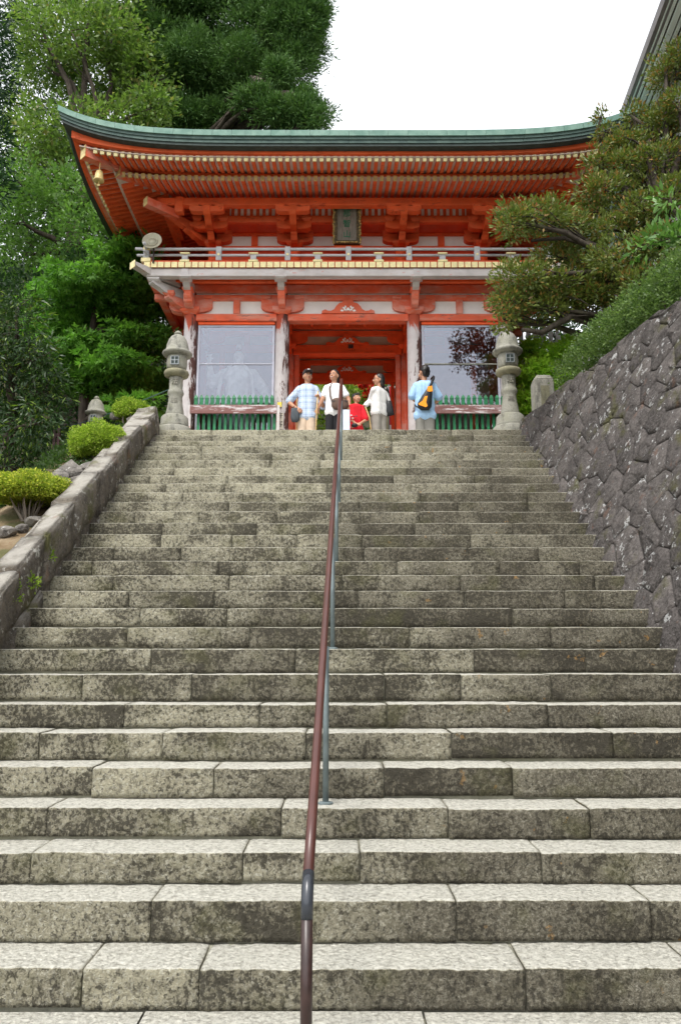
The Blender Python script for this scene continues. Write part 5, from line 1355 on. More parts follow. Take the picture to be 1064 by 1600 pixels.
tree('photinia_tree', 'pruned olive-green tree with reddish leaf tips and crooked dark limbs leaning over the retaining wall', B0, at(1030, 330, 11.0)[0], pads,
     dict(dens=1.9, cr=.10, l=.072, wd=.028, out=.8, up=.45, rnd=.8, flat=.8, dark=(.055, .095, .016), light=(.20, .235, .050), tip=(.27, .165, .045), tipp=.15, hollow=.55, lobes=.8, per=13), 'leaf_gloss', .16, seed=51, fork=.1, twigs=4, extra=limbs)
pb = pads_px([(1045, 312, 18, 12, 8.6), (1060, 345, 16, 22, 8.4), (1030, 372, 26, 12, 8.5), (1062, 375, 18, 12, 8.4), (1000, 388, 18, 8, 8.7)], 8.5, .8)
tree('young_shrub', 'fresh bright leaved shrub at the right edge between the hedge and the pruned tree', (5.3, 8.9, .12), at(1070, 345, 8.6)[0], pb,
     dict(dens=.8, cr=.12, l=.12, wd=.042, out=.5, up=.4, rnd=.8, dark=(.05, .13, .025), light=(.16, .30, .06), per=9), 'leaf_gloss', .03, 'shrub', seed=52, fork=.1)
# a red-leaved tree overhanging the right bank, above the picture, mirrored in the right window
pads = [((4.45, 7.6, 5.9), (.75, .7, .55)), ((5.2, 7.7, 6.5), (1.0, .9, .6)), ((4.85, 7.4, 5.35), (.5, .5, .3)), ((5.7, 7.7, 5.5), (.8, .8, .55)), ((4.1, 7.6, 6.5), (.55, .55, .4)), ((5.3, 7.5, 4.9), (.4, .4, .3))]
tree('red_leaved_tree', 'dark red-leaved tree overhanging the right bank, mirrored in the right gate window', (5.6, 8.0, .12), (5.1, 8.0, 5.2), pads,
     dict(dens=.85, cr=.16, l=.10, wd=.055, dark=(.045, .014, .010), light=(.15, .05, .03), hollow=.5, lobes=.9, per=11), 'leaf', .13, seed=55, fork=.3)
# clipped hedge along the top of the retaining wall
hp = []
for y in np.arange(5.6, 10.75, .34):
    x0 = float(xtop(y)); hgt = .62 if y > 10.2 else .76 if y > 9 else .82
    hp.append(((x0 + .36, y, .18 + hgt * .45), (.40, .34, hgt * .58)))
    if y < 10.3: hp.append(((x0 + .85, y + .1, .3 + hgt * .62), (.46, .36, hgt * .62)))
t = empty('clipped_hedge', (float(xtop(9)) + .4, 9, .12), 'clipped dark green hedge along the top of the retaining wall', 'hedge')
V, F, T = leafcloud(hp, 1.9, .085, .038, .022, out=.8, up=.5, rnd=.9, flat=.7, dark=(.045, .095, .024), light=(.17, .25, .07), seed=53, per=12, hollow=.35, lobes=.55)
o = np.array([t.location[0], 9, V[:, 2].min()]); link('foliage', np_mesh('foliage', V - o, F, M['leaf'], T), t, Vector(o))
m = MB()
for y in np.arange(5.7, 10.7, .4):
    for k in range(3): limb(m, (float(xtop(y)) + .4, y, .08), (float(xtop(y)) + .25 + .25 * k, y + .1 * k, .6), .018, .006, .1, int(y * 10) + k, 5, 4)
m.build('stems', M['bark'], t)

# azaleas on the bank
def azalea(px, py, rx, ry, Y, label, seed, gold):
    c, s = at(px, py, Y); base = (c[0], Y, float(nose(Y)) + .10 - (.3 * min(1, max(0, (Y - 11.7) / .5))))
    t = empty('azalea_shrub', base, label, 'azalea', 'azalea shrubs on the planted bank')
    a, b = rx * s, ry * s
    pd = [((c[0], Y, c[2]), (a, a * .85, b))]
    rg = random.Random(seed)
    for k in range(9):
        an = k * 2 * math.pi / 9; pd.append(((c[0] + math.cos(an) * a * .58, Y + math.sin(an) * a * .5, c[2] + b * (rg.uniform(-.15, .35) if gold else rg.uniform(-.40, .0))), (a * .42, a * .4, b * (.55 if gold else .60))))
    V, F, T = leafcloud(pd, 2.6, .045, .024, .018, out=.7, up=.5, rnd=1.2, flat=.6, dark=(.11, .19, .018), light=(.33, .43, .055) if not gold else (.42, .44, .06), tip=(.56, .54, .10) if gold else (.45, .52, .10), tipp=.16, seed=seed, per=14, hollow=.35, lobes=.5)
    keep = V.reshape(-1, 4, 3)[:, :, 2].min(1) > c[2] - b * (.98 if not gold else .45); V4 = V.reshape(-1, 4, 3)[keep].reshape(-1, 3); T4 = T.reshape(-1, 4, 3)[keep].reshape(-1, 3)
    o = np.array([c[0], Y, V4[:, 2].min()]); link('foliage', np_mesh('foliage', V4 - o, np.arange(len(V4)).reshape(-1, 4), M['leaf_soft'], T4), t, Vector(o))
    m = MB()
    for k in range(16):
        an = k * 2.4; rr_ = rg.uniform(.3, .9)
        limb(m, (base[0] + math.cos(an) * .06, Y + math.sin(an) * .06, base[2] - .03), (c[0] + math.cos(an) * a * rr_, Y + math.sin(an) * a * .8 * rr_, c[2] + b * rg.uniform(-.1, .4)), .011, .005, .12, seed * 7 + k, 5, 5)
    m.build('stems', M['bark_pale'], t)
azalea(48, 771, 62, 32, 8.35, 'golden-green azalea with bare stems below, lowest on the bank', 61, True)
azalea(155, 690, 42, 29, 10.2, 'round bright green azalea in the middle of the bank before the small lantern', 62, False)
azalea(205, 641, 26, 16, 12.1, 'smallest low azalea at the top of the bank by the parapet end', 63, False)

# low leafy cover on the shaded part of the bank
cv = []; rg = random.Random(91)
for k in range(150):
    y = rg.uniform(8.75, 12.2); x = -3.30 - abs(rg.gauss(.25, .55))
    if x < -5: continue
    cv.append(((x, y, float(nose(y)) + .06 - 1.3 * max(0, min(1, (-x - 3.75) / 1.2)) ** 1.6 - .3 * min(1, max(0, (y - 11.7) / .5))), (.16, .16, .07)))
V, F, T = leafcloud(cv, .9, .06, .045, .025, dark=(.018, .045, .010), light=(.07, .12, .03), seed=92, per=7, flat=.5)
tag(link('ground_cover', np_mesh('ground_cover', V, F, M['leaf'], T)), 'low dark green ground cover on the upper bank', 'ground cover', kind='stuff')
cv = []
for k in range(420):
    y = rg.uniform(3.6, 13.5); x = -3.95 - abs(rg.gauss(0, 1.6)); cv.append(((x, y, max(gz(x, y), float(nose(y)) + .06 - 1.3 * max(0, min(1, (-x - 3.75) / 1.2)) ** 1.6 if x > -5 else -99)), (.2, .2, .08)))
V, F, T = leafcloud(cv, .8, .08, .06, .03, dark=(.018, .045, .010), light=(.06, .11, .028), seed=93, per=6, flat=.5)
tag(link('ground_cover', np_mesh('ground_cover', V, F, M['leaf'], T)), 'dark leafy ground cover on the slope falling away left of the bank', 'ground cover', kind='stuff')
# rocks on the bank
def rock(px, py, rx, ry, Y, label, seed):
    c, s = at(px, py, Y); rg = random.Random(seed)
    bm = bmesh.new(); bmesh.ops.create_icosphere(bm, subdivisions=3, radius=1)
    co = np.array([v.co[:] for v in bm.verts])
    for k in range(9):                                                   # flat cuts make facets
        n = np.array([rg.gauss(0, 1), rg.gauss(0, 1), rg.gauss(0, 1)]); n /= np.linalg.norm(n); dd = (co @ n) - rg.uniform(.42, .78); co = co - np.clip(dd, 0, None)[:, None] * n
    co = co * (1 + .12 * fbm(co + seed, 3, 2)[:, None]) * 1.25 * np.array([rx * s, .8 * (rx + ry) * .5 * s, ry * s])
    for v, q in zip(bm.verts, co): v.co = q
    me = bpy.data.meshes.new('rock'); bm.to_mesh(me); bm.free(); me.materials.append(M['rock']); me.polygons.foreach_set('use_smooth', [False] * len(me.polygons))
    o = link('rock', me, None, Vector(c)); tag(o, label, 'rock', 'rocks on the planted bank')
for i, a in enumerate([(112, 738, 22, 18, 9.45, 'pale angular boulder just below the middle azalea'), (92, 752, 16, 14, 9.2, 'grey sloping rock left of the angular boulder'), (140, 732, 15, 10, 9.6, 'flat pale rock between the middle azalea and the parapet'),
                       (120, 752, 14, 11, 9.25, 'tan block-like rock below the angular boulder'), (106, 760, 12, 9, 9.05, 'white flat stone beside the tan rock'), (36, 828, 10, 8, 8.0, 'round grey stone under the golden azalea'), (8, 832, 16, 9, 7.9, 'low brown rock at the left edge under the golden azalea'),
                       (58, 815, 18, 7, 8.15, 'long flat rock against the parapet below the golden azalea'), (212, 660, 14, 9, 11.9, 'grey rock beneath the smallest azalea'), (186, 650, 12, 8, 12.1, 'dark rock left of the smallest azalea'), (134, 744, 10, 7, 9.4, 'small tan stone nearest the parapet')]):
    rock(*a[:6], 300 + i)
# small weeds in the joints of the parapet
def weed(px, py, Y, n, label, seed):
    c, s = at(px, py, Y); rs_ = random.Random(seed)
    pd = [((c[0] + rs_.uniform(-.03, .03), c[1] + rs_.uniform(-.05, .05), c[2] - k * .035), (.05, .05, .05)) for k in range(n)]
    V, F, T = leafcloud(pd, 1.0, .035, .034, .017, dark=(.09, .16, .02), light=(.26, .36, .05), seed=seed, per=6)
    o = V.mean(0); o[2] = V[:, 2].min(); tag(link('weed', np_mesh('weed', V - o, F, M['leaf_soft'], T), None, Vector(o)), label, 'weed', 'weeds in the parapet joints')
weed(18, 915, 6.40, 4, 'fern-like weed hanging in the lowest joint of the left parapet', 71); weed(48, 905, 6.7, 2, 'small weed in the upper joint of the left parapet', 72); weed(75, 862, 7.2, 2, 'tiny moss weed on the parapet face by the stair', 73)
# steel post and wire among the left trees
(ax, ay, az), s_ = at(90, 672, 12.6); t = empty('steel_post', (ax, 12.6, -.35), 'thin red-brown twin steel post in the shade left of the small lantern', 'post')
for k in (-.035, .035): MB().box(ax + k - .022, ax + k + .022, 12.58, 12.62, -.4, az + (.03 if k > 0 else 0)).build('upright', M['rust'], t)
MB().box(ax - .02, ax + .02, 12.585, 12.615, az - .12, az - .06).build('tie_plate', M['rust'], t)
a = Vector(at(268, 607, 12.75)[0]); b = Vector(at(-60, 690, 15.5)[0]); pts = [a.lerp(b, t_) - Vector((0, 0, .25 * math.sin(math.pi * t_))) for t_ in np.linspace(0, 1, 12)]
tag(MB().tube(pts, .009, 5).build('wire', M['wire'], None), 'thin green wire sagging from the left lantern into the trees', 'wire')

# ------------------------------------------------------------------ the hall high on the right
hall = empty('temple_hall', (7.0, 14.0, .12), 'tall hall with a long grey copper eave and pale boards at the upper right corner', 'hall')
def HP(o, y, z): return (5.52 + .102 * (y - 11.2) + o, y, z)
def hb(o0, o1, y0, y1, z0, z1, name, mat):
    return MB().hexa([HP(o0, y0, z0), HP(o1, y0, z0), HP(o1, y1, z0), HP(o0, y1, z0)], [HP(o0, y0, z1), HP(o1, y0, z1), HP(o1, y1, z1), HP(o0, y1, z1)]).build(name, mat, hall)
ZH = 7.33; y0, y1 = 9.2, 20.6
hb(0, 4.2, y0, y1, ZH + .06, ZH + .22, 'eave_slab', M['hall_fascia_dk'])
MB().hexa([HP(0, y0, ZH + .221), HP(4.2, y0, ZH + .221), HP(4.2, y1, ZH + .221), HP(0, y1, ZH + .221)], [HP(.05, y0, ZH + .26), HP(4.2, y0, ZH + 2.3), HP(4.2, y1, ZH + 2.3), HP(.05, y1, ZH + .26)]).build('roof', M['copper'], hall)
zz = ZH + .06; o_ = .0
for wd, mt, dp in ((.075, 'hall_fascia_dk', .03), (.022, 'hall_fascia', .05), (.05, 'hall_fascia_dk', .04), (.045, 'hall_fascia', .07), (.035, 'hall_dark', .05), (.10, 'hall_fascia', .10), (.03, 'hall_dark', .07), (.055, 'hall_fascia', .12), (.04, 'hall_dark', .10), (.09, 'hall_fascia', .14), (.6, 'hall_wall', .06)):
    hb(o_ + .001, o_ + wd - .001, y0 + .01, y1 - .01, zz - dp, zz - .001, 'eave_board', M[mt]); o_ += wd
hb(.86, 4.0, y0 + .3, y1 - .3, .1, ZH + .0, 'wall', M['hall_wall'])
for zz_ in (6.55, 5.2, 3.6, 1.6): hb(.80, .858, y0 + .3, y1 - .3, zz_, zz_ + .24, 'wall_beam', M['hall_dark'])
for y in np.arange(9.8, 20.5, 2.4):
    hb(.78, .857, y, y + .22, .1, 6.54, 'wall_post', M['hall_dark']); hb(.30, .858, y + .02, y + .2, 6.80, 7.0, 'eave_bracket', M['hall_dark'])

# ------------------------------------------------------------------ visitors at the stair top
class Person:
    def __init__(s, label, px, Y, H, face, look, nod=0.0, hk=1.10):
        (x, y, z), s.mpp = at(px, 660, Y); s.base = Vector((x, Y, -.022)); s.H = H; s.Y = Y
        s.hk = hk; s.root = empty('person', s.base, label, 'person', 'visitors on the landing')
        s.rot = Matrix.Rotation(R(face), 3, 'Z'); s.hrot = Matrix.Rotation(R(look), 3, 'Z') @ Matrix.Rotation(R(nod), 3, 'X')
        s.b = MB(); s.arms = {}
    def W(s, p): return s.base + s.rot @ (Vector(p) * s.H)
    def HW(s, p):
        c = Vector((0, .006, .885)); return s.W(c) + s.hrot @ ((Vector(p) - c) * s.H * s.hk)
    def P(s, px, py, dy=0.0): return Vector(at(px, py, s.Y + dy)[0])
    def cap(s, a, b, ra, rb, m=None): (m or s.b).capsule(a, b, ra * s.H, rb * s.H, 10)
    def torso(s, m, g, low=.50, wide=1.0):
        for z, hx, r in ((low, .040 + g * .9, .054 + g * .3), (.56, .034 + g * .6, .052 + g * .2), (.62, .028 + g * .3, .049), (.70, .038, .051), (.765, .047, .047), (.795, .055, .034)):
            if z >= low: s.cap(s.W((-hx * wide, .0, z)), s.W((hx * wide, .0, z)), r + g, r + g, m)
        for a, b, r in (((0, 0, low), (0, 0, .62), .064), ((0, 0, .62), (0, 0, .78), .060)):
            for sx in (-.035, 0, .035): s.cap(s.W((sx, 0, a[2])), s.W((sx, 0, b[2])), r * .93 + g, r * .93 + g, m)
        s.cap(s.W((-.074, .0, .792)), s.W((0, .006, .825)), .032 + g * .6, .030 + g * .4, m); s.cap(s.W((.074, .0, .792)), s.W((0, .006, .825)), .032 + g * .6, .030 + g * .4, m)
    def legs(s, m, g, knee=.0, low=.045):
        for sx in (-1, 1):
            s.cap(s.W((sx * .044, 0, .50)), s.W((sx * .050, -.006, .28)), .046 + g, .036 + g * 1.15, m)
            s.cap(s.W((sx * .050, -.006, .28)), s.W((sx * .054, .012, low)), .037 + g * 1.15, .024 + g * 1.6, m)
    def hand(s, w_, d, n, curl=.5, k=1.0):
        d = Vector(d).normalized(); n = Vector(n); n = (n - d * n.dot(d)).normalized(); l = d.cross(n); H = s.H * .58 * k
        for o in (-.026, 0, .026): s.b.capsule(w_ + (d * .004 + l * o * .7) * H, w_ + (d * .085 + l * o * 1.1) * H, .016 * H, .015 * H, 8)
        for i, (o, L) in enumerate(((-.036, .062), (-.012, .078), (.012, .074), (.036, .060))):
            p0 = w_ + (d * .090 + l * o) * H; a1 = d * math.cos(curl) + n * math.sin(curl); a2 = d * math.cos(curl * 2.1) + n * math.sin(curl * 2.1)
            p1 = p0 + (a1 + l * o * 1.5) * L * .55 * H; p2 = p1 + a2 * L * .5 * H
            s.b.capsule(p0 - d * .02 * H, p1, .0098 * H, .0092 * H, 7); s.b.capsule(p1, p2, .0092 * H, .0080 * H, 7)
        t0 = w_ + (d * .028 - l * .030) * H; t1 = t0 + (d * .035 - l * .030 + n * .012) * H; t2 = t1 + (d * .030 - l * .004 + n * .022) * H
        s.b.capsule(t0, t1, .0125 * H, .0115 * H, 7); s.b.capsule(t1, t2, .0112 * H, .0090 * H, 7)
    def arm(s, side, el, wr, hd, n, curl=.5):
        """side -1 / +1: the picture-left / right arm for someone facing us; el, wr world points"""
        sh = s.W((side * .086, .004, .790)); s.arms[side] = (sh, el, wr)
        s.cap(sh, el, .033, .026); s.cap(el, wr, .026, .017); s.hand(wr, hd, n, curl)
    def sleeve(s, m, side, frac, g):
        sh, el, wr = s.arms[side]
        if frac <= 1: s.cap(sh, sh.lerp(el, frac), .032 + g, .028 + g * 1.6, m)
        else: s.cap(sh, el, .032 + g, .027 + g, m); s.cap(el, el.lerp(wr, frac - 1), .028 + g, .020 + g, m)
    def head(s):
        b, H = s.b, s.H * s.hk; rr_ = s.rot @ Matrix.Identity(3); hr_ = s.hrot
        s.cap(s.W((0, .008, .80)), s.HW((0, .006, .895)), .034, .031)
        b.ball(s.HW((0, .006, .945)), (.0435 * H, .054 * H, .056 * H), 16, 12, hr_)
        b.ball(s.HW((0, -.016, .912)), (.036 * H, .037 * H, .042 * H), 14, 10, hr_)
        b.ball(s.HW((0, -.030, .886)), (.020 * H, .018 * H, .014 * H), 10, 8, hr_)
        b.capsule(s.HW((0, -.049, .936)), s.HW((0, -.061, .915)), .0055 * H, .0085 * H, 8)
        for sx in (-1, 1):
            b.ball(s.HW((sx * .0445, .006, .926)), (.006 * H, .012 * H, .019 * H), 8, 6, hr_)
            b.ball(s.HW((sx * .021, -.040, .914)), (.013 * H, .012 * H, .014 * H), 8, 6, hr_)
    def face(s, par, smile=False):
        H = s.H * s.hk; hr_ = s.hrot
        for sx in (-1, 1):
            e = MB().ball(s.HW((sx * .0175, -.0485, .9345)), (.0068 * H, .003 * H, .0042 * H), 8, 6, hr_).build('eye', M['white_cloth'], par, smooth=True)
            MB().ball(s.HW((sx * .0175, -.0510, .9345)), (.0040 * H, .0018 * H, .0040 * H), 8, 6, hr_).build('iris', M['eye_dark'], e, smooth=True)
            MB().ball(s.HW((sx * .018, -.0490, .9450)), (.011 * H, .003 * H, .0024 * H), 8, 6, hr_).build('eyebrow', M['hair'], par, smooth=True)
        m = MB().ball(s.HW((0, -.0520, .8975)), ((.016 if smile else .012) * H, .004 * H, (.0055 if smile else .0032) * H), 10, 6, hr_).build('mouth', M['lip'], par, smooth=True)
        if smile: MB().ball(s.HW((0, -.0545, .8990)), (.0115 * H, .003 * H, .0028 * H), 8, 6, hr_).build('teeth', M['white_cloth'], m, smooth=True)
    def body(s, vox=.0075):
        return skin('body', s.b, M['skin'], s.root, vox * s.H / 1.65, 3)
    def hair(s, fn):
        m = MB(); H = s.H * s.hk; m.ball(s.HW((0, .016, .958)), (.0475 * H, .054 * H, .052 * H), 16, 12, s.hrot); fn(m); return skin('hair', m, M['hair'], s.root, .0085, 2, .012, 3)
    def shoes(s):
        for sx in (-1, 1):
            m = MB(); m.capsule(s.W((sx * .056, .02, .024)), s.W((sx * .060, -.085, .018)), .026 * s.H, .022 * s.H, 8); m.build('shoe', M['shoe'], s.root, smooth=True)

# 1: man in a plaid shirt and dark cap, hand on hip, walking stick
p = Person('man in a dark cap and blue plaid shirt with one hand on his hip', 480, 13.7, 1.68, 0, 16, -4)
p.torso(p.b, 0); p.legs(p.b, 0); p.head()
p.arm(-1, p.P(451, 628, .02), p.P(462, 637, -.12), (.75, -.35, -.55), (.2, .6, -.4), .5)
p.arm(1, p.P(506, 637, .0), p.P(500, 624, -.20), (-.35, -.3, .75), (-.8, -.4, 0), 1.05)
p.body(); p.face(p.root)
m = MB(); p.torso(m, .011, .47, 1.0); p.sleeve(m, -1, .92, .010); p.sleeve(m, 1, .92, .010); skin('shirt', m, M['plaid'], p.root, .010, 3, .014, 1)
m = MB(); p.legs(m, .014); p.cap(p.W((-.045, 0, .50)), p.W((.045, 0, .50)), .056, .056, m); skin('trousers', m, M['beige'], p.root, .012, 4, .018, 2); p.shoes()
p.hair(lambda m: None)
m = MB(); H = p.H * p.hk; m.ball(p.HW((0, .010, .968)), (.051 * H, .058 * H, .046 * H), 16, 12, p.hrot); cp_ = skin('cap', m, M['cap'], p.root, .009, 2)
m = MB(); m.ball(p.HW((0, -.060, .966)), (.044 * H, .042 * H, .008 * H), 14, 8, p.hrot @ Matrix.Rotation(R(10), 3, 'X')); m.build('cap_brim', M['cap'], cp_, smooth=True)
e = text_mesh('M', .062, M['white_cloth'], 'cap_emblem', cp_, p.HW((0, -.0525, .9865)), (0, 0, 0), .003); e.rotation_euler = (p.hrot @ Matrix.Rotation(R(62), 3, 'X')).to_euler()
tb = p.P(495, 640, -.26); tp_ = p.P(497, 611, -.24)
tag(MB().tube([(tb.x - .03, tb.y - .02, -.02), tb, tp_], .012, 8).build('walking_stick', M['stick'], None, smooth=True), 'pale wooden walking stick gripped by the man in the plaid shirt', 'walking stick', 'walking sticks')
a = p.P(464, 618, .16); tag(MB().tube([(a.x, a.y, -.02), (a.x, a.y + .02, a.z)], .011, 8).build('walking_stick', M['stick'], None, smooth=True), 'second pale stick standing upright behind the elbow of the plaid-shirted man', 'walking stick', 'walking sticks')
def bag(name, label, pts, y, th, mat, cat='bag'):
    """soft bag: a picture outline at its own depth, puffed out"""
    W_ = [Vector(at(px, py, y)[0]) for px, py in pts]; c = sum(W_, Vector()) / len(W_)
    t = empty(name, (c.x, y, min(q.z for q in W_)), label, cat)
    b = MB(); n = len(W_)
    rings = [(1.0, 0.0), (.97, .28), (.85, .45), (.5, .56)]
    V = []
    for sgn in (1, -1):
        for k, d in rings: V += [c + (q - c) * k + Vector((0, sgn * d * th, 0)) for q in W_]
    F = []
    for h in range(2):
        for r in range(3):
            for i in range(n):
                f = [(h * 4 + r) * n + i, (h * 4 + r) * n + (i + 1) % n, (h * 4 + r + 1) * n + (i + 1) % n, (h * 4 + r + 1) * n + i]; F.append(tuple(f if h == 0 else f[::-1]))
        f = [(h * 4 + 3) * n + i for i in range(n)]; F.append(tuple(f if h == 0 else f[::-1]))
    for i in range(n): F.append((i, 4 * n + i, 4 * n + (i + 1) % n, (i + 1) % n))
    body = b.add(V, F).build('bag_body', mat, t, smooth=True)
    bm = bmesh.new(); bm.from_mesh(body.data); bmesh.ops.recalc_face_normals(bm, faces=bm.faces); bm.to_mesh(body.data); bm.free()
    return t
def strap(name, pts, r, mat, par): return MB().tube(pts, r, 8).build(name, mat, par, smooth=True)
t = bag('hand_bag', 'small slate-blue bag hanging at the hip of the man in plaid', [(455, 638), (465, 637), (468, 645), (468, 656), (464, 660), (456, 659), (454, 652)], p.Y - .12, .09, M['bag_slate'])
strap('strap', [p.P(458, 639, -.12), p.P(460, 634, -.13), p.P(463, 638, -.12)], .010, M['bag_slate'], t)

# 2: woman in a white T-shirt with a brown shoulder bag
p = Person('smiling woman in a white T-shirt and black trousers with a brown bag across her body', 522, 13.5, 1.61, -6, -26, -4)
p.torso(p.b, 0); p.legs(p.b, 0); p.head()
p.arm(-1, p.P(504, 624, -.02), p.P(497, 638, -.02), (-.35, -.2, -.8), (.6, -.5, 0), .4)
p.arm(1, p.P(545, 624, -.03), p.P(546, 637, -.12), (-.05, -.3, -.9), (-.9, 0, 0), .45)
p.body(); p.face(p.root, True)
m = MB(); p.torso(m, .008, .50, 1.0); p.sleeve(m, -1, .62, .008); p.sleeve(m, 1, .62, .008); skin('t_shirt', m, M['white_cloth'], p.root, .010, 4, .018, 3)
m = MB(); p.legs(m, .009); p.cap(p.W((-.045, 0, .50)), p.W((.045, 0, .50)), .056, .056, m); skin('trousers', m, M['black_cloth'], p.root, .012, 4, .012, 4); p.shoes()
def hr2(m):
    H = p.H; p.cap(p.HW((-.03, .035, .945)), p.HW((-.02, .045, .885)), .026, .020, m); p.cap(p.HW((.03, .035, .945)), p.HW((.02, .045, .885)), .026, .020, m); p.cap(p.HW((0, .05, .93)), p.HW((.02, .055, .86)), .026, .014, m)
p.hair(hr2)
wr = p.arms[1][2]; MB().tube([wr + Vector((0, 0, .035)), wr + Vector((0, 0, .015))], .024, 10).build('wrist_watch', M['bag_black'], p.root)
t = bag('shoulder_bag', 'brown cloth shoulder bag worn across the front of the woman in the white T-shirt', [(518, 625), (524, 622), (538, 623), (544, 627), (545, 635), (541, 640), (522, 640), (518, 635)], p.Y - .17, .10, M['bag_brown'])
strap('strap', [p.P(519, 627, -.17), p.P(516, 618, -.13), p.P(515, 606, -.11), p.P(518, 600, -.06), p.P(523, 598.5, .02), p.P(532, 601, .10)], .014, M['bag_brown'], t)
MB().box(*(lambda a, b: (a.x, b.x, a.y - .125, a.y - .118, b.z, a.z))(p.P(518, 629, -.10), p.P(544, 631, -.10))).build('flap_edge', M['hall_dark'], t)

# 3: boy in a red T-shirt
p = Person('boy in a red printed T-shirt holding a black pouch and looking right', 557, 13.4, 1.10, 12, 48, -6, 1.28)
p.torso(p.b, 0, .5, 1.05); p.legs(p.b, 0); p.head()
p.arm(-1, p.P(549, 656, -.03), p.P(556, 662, -.14), (.9, -.2, -.1), (0, .7, -.4), .5)
p.arm(1, p.P(572, 656, -.04), p.P(556, 666, -.17), (-.95, -.1, -.1), (0, .7, -.3), .6)
p.body(.0085); p.face(p.root)
m = MB(); p.torso(m, .011, .42, 1.05); p.sleeve(m, -1, .9, .013); p.sleeve(m, 1, .9, .013); ts = skin('t_shirt', m, M['red_cloth'], p.root, .009, 4, .014, 5)
m = MB(); p.legs(m, .012); p.cap(p.W((-.045, 0, .50)), p.W((.045, 0, .50)), .056, .056, m); skin('shorts', m, M['bag_slate'], p.root, .011, 4, .012, 6); p.shoes()
p.hair(lambda m: (p.cap(p.HW((-.02, -.028, .975)), p.HW((.02, -.028, .975)), .022, .022, m), p.cap(p.HW((-.038, .01, .945)), p.HW((-.036, .02, .925)), .016, .012, m)))
for k, (px, py, w_, h_, mt) in enumerate(((549, 649, 3, 2.4, 'white_cloth'), (553, 650.5, 3.4, 1.2, 'bag_slate'), (551, 653.5, 4, 1.3, 'white_cloth'), (557, 650, 2.6, 2.0, 'bag_slate'), (547.5, 652.5, 2, 1.2, 'bag_slate'))):
    c = p.P(px, py, -.118); MB().ball(c, (w_ * .5 * p.mpp, .012, h_ * .5 * p.mpp), 8, 6).build('shirt_print', M[mt], ts)
c = p.P(554, 664.5, -.19); tag(MB().ball(c, (.06, .035, .04), 12, 8).build('camera_pouch', M['bag_black'], None, smooth=True), 'black pouch clutched by the boy in red', 'pouch')

# 4: woman in off-white knit, turned away, looking back to the left
p = Person('woman in an off-white knit top and grey trousers turned away with her head looking left', 592, 13.6, 1.56, -138, -72, 0)
p.torso(p.b, 0); p.legs(p.b, 0); p.head()
p.arm(1, p.P(578, 627, .05), p.P(570, 634, -.10), (-.8, -.3, -.1), (0, .2, -.9), .5)
p.arm(-1, p.P(607, 628, .12), p.P(600, 640, .22), (-.3, .5, -.5), (-.5, .5, 0), .5)
p.body(); p.face(p.root)
m = MB(); p.torso(m, .010, .52, 1.0); p.sleeve(m, -1, 1.9, .008); p.sleeve(m, 1, 1.93, .008); skin('knit_top', m, M['knit'], p.root, .010, 4, .018, 7)
m = MB(); p.legs(m, .016); p.cap(p.W((-.048, 0, .50)), p.W((.048, 0, .50)), .062, .062, m); skin('trousers', m, M['grey_cloth'], p.root, .012, 4, .022, 8); p.shoes()
def hr4(m):
    for a, b, r in (((-.032, .03, .95), (-.030, .040, .870), .026), ((.034, .02, .95), (.036, .028, .872), .024), ((0, .048, .94), (0, .052, .862), .030), ((-.015, .05, .93), (-.02, .045, .858), .028)): p.cap(p.HW(a), p.HW(b), r, r * .8, m)
p.hair(hr4)
g = MB(); H = p.H
for sx in (-1, 1):
    g.tube([p.HW((sx * .0175 + .012 * math.cos(t), -.0555, .9335 + .009 * math.sin(t))) for t in np.linspace(0, 2 * math.pi, 11)], .0016, 5); g.tube([p.HW((sx * .029, -.0545, .935)), p.HW((sx * .046, .004, .934))], .0016, 5)
g.build('glasses', M['hair'], p.root)
t = bag('tote_bag', 'black tote bag over the shoulder of the woman in white knit', [(603, 627), (611, 626), (614, 636), (616, 648), (603, 651), (601, 640)], p.Y + .06, .09, M['bag_black'])
strap('strap', [p.P(604, 628, .06), p.P(602, 614, .02), p.P(600, 606, -.02), p.P(603, 603, .05), p.P(608, 614, .12), p.P(610, 627, .08)], .011, M['bag_black'], t)
a, b2 = p.P(577, 652, -.2), p.P(572, 640, -.2); tag(MB().tube([(a.x + .08, a.y, -.02), a, p.P(571, 636, -.18)], .011, 8).build('walking_stick', M['stick'], None, smooth=True), 'pale stick slanting beside the woman in white knit', 'walking stick', 'walking sticks')

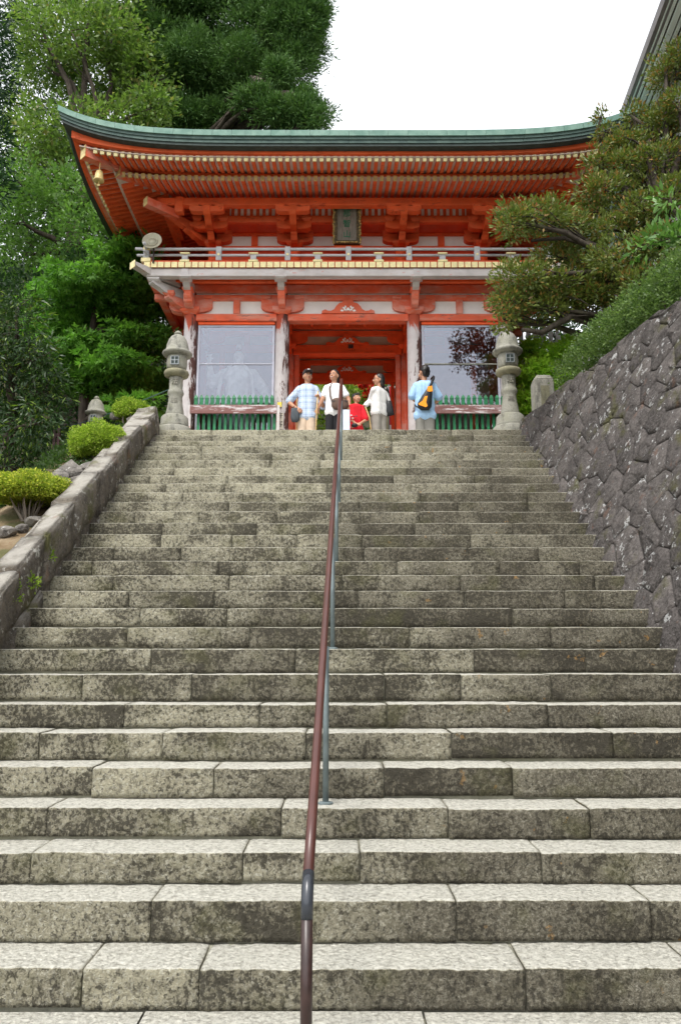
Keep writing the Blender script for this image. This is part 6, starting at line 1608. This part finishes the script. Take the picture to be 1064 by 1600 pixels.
# 5: man in a pale blue shirt, back to us, sling bag
p = Person('man in a pale blue shirt seen from behind by the right column', 664, 13.6, 1.71, 176, 215, 0)
p.torso(p.b, 0); p.legs(p.b, 0); p.head()
p.arm(1, p.P(643, 620, .02), p.P(650, 628, .26), (.5, .7, .1), (0, .2, -.8), .5)
p.arm(-1, p.P(686, 622, .05), p.P(680, 630, .28), (-.5, .7, .1), (0, .2, -.8), .5)
p.body(); p.face(p.root)
m = MB(); p.torso(m, .013, .45, 1.05); p.sleeve(m, -1, .9, .012); p.sleeve(m, 1, .9, .012); skin('shirt', m, M['blue_cloth'], p.root, .010, 3, .016, 9)
m = MB(); p.legs(m, .016); p.cap(p.W((-.045, 0, .50)), p.W((.045, 0, .50)), .056, .056, m); skin('trousers', m, M['grey_cloth2'], p.root, .012, 4, .02, 10); p.shoes()
p.hair(lambda m: (p.cap(p.HW((-.018, .036, .945)), p.HW((-.016, .036, .905)), .032, .026, m), p.cap(p.HW((.018, .036, .945)), p.HW((.016, .036, .905)), .032, .026, m)))
yb = p.Y - .185
t = bag('sling_bag', 'black and orange sling bag on the back of the man in the pale blue shirt', [(668, 606), (674, 604), (675.5, 616), (674, 636), (670, 641), (658, 641), (652.5, 637), (652, 631), (658, 620)], yb, .11, M['bag_black'])
def patch(name, pts, y, mat, par, th=.012):
    q = [Vector(at(px, py, y)[0]) for px, py in pts]
    return MB().prism(list(range(len(q))), lambda i: tuple(q[i]), lambda i: tuple(q[i] + Vector((0, th, 0)))).build(name, mat, par)
patch('orange_patch', [(667, 611), (668, 604), (675, 602.5), (676, 611), (670, 612)], yb - .062, M['orange'], t, .05)
patch('orange_patch', [(653.5, 630.5), (660, 626), (663.5, 619), (668, 618.5), (665.5, 628), (668, 634), (665, 636), (655, 632.5)], yb - .068, M['orange'], t, .03)
strap('strap', [p.P(671, 606, -.20), p.P(674, 598, -.165), p.P(677, 592, -.10), p.P(677, 588.5, -.02), p.P(674, 592, .12)], .024, M['bag_black'], t)
strap('lower_strap', [p.P(654, 637, -.17), p.P(649, 634, -.10), p.P(648, 632, .05)], .012, M['bag_black'], t)

# pale signpost behind the handrail
(ax, ay, az), s_ = at(540, 641, 13.15); t = empty('sign_post', (ax, 13.15, -.02), 'short pale blue signpost beside the boy in red behind the handrail', 'sign post')
MB().box(ax - .075, ax + .075, 13.11, 13.19, -.03, az).build('board', M['sign_pale'], t, bevel=.006)
MB().box(ax - .095, ax - .076, 13.10, 13.2, -.03, az + .02).build('edge_strip', M['steel'], t)
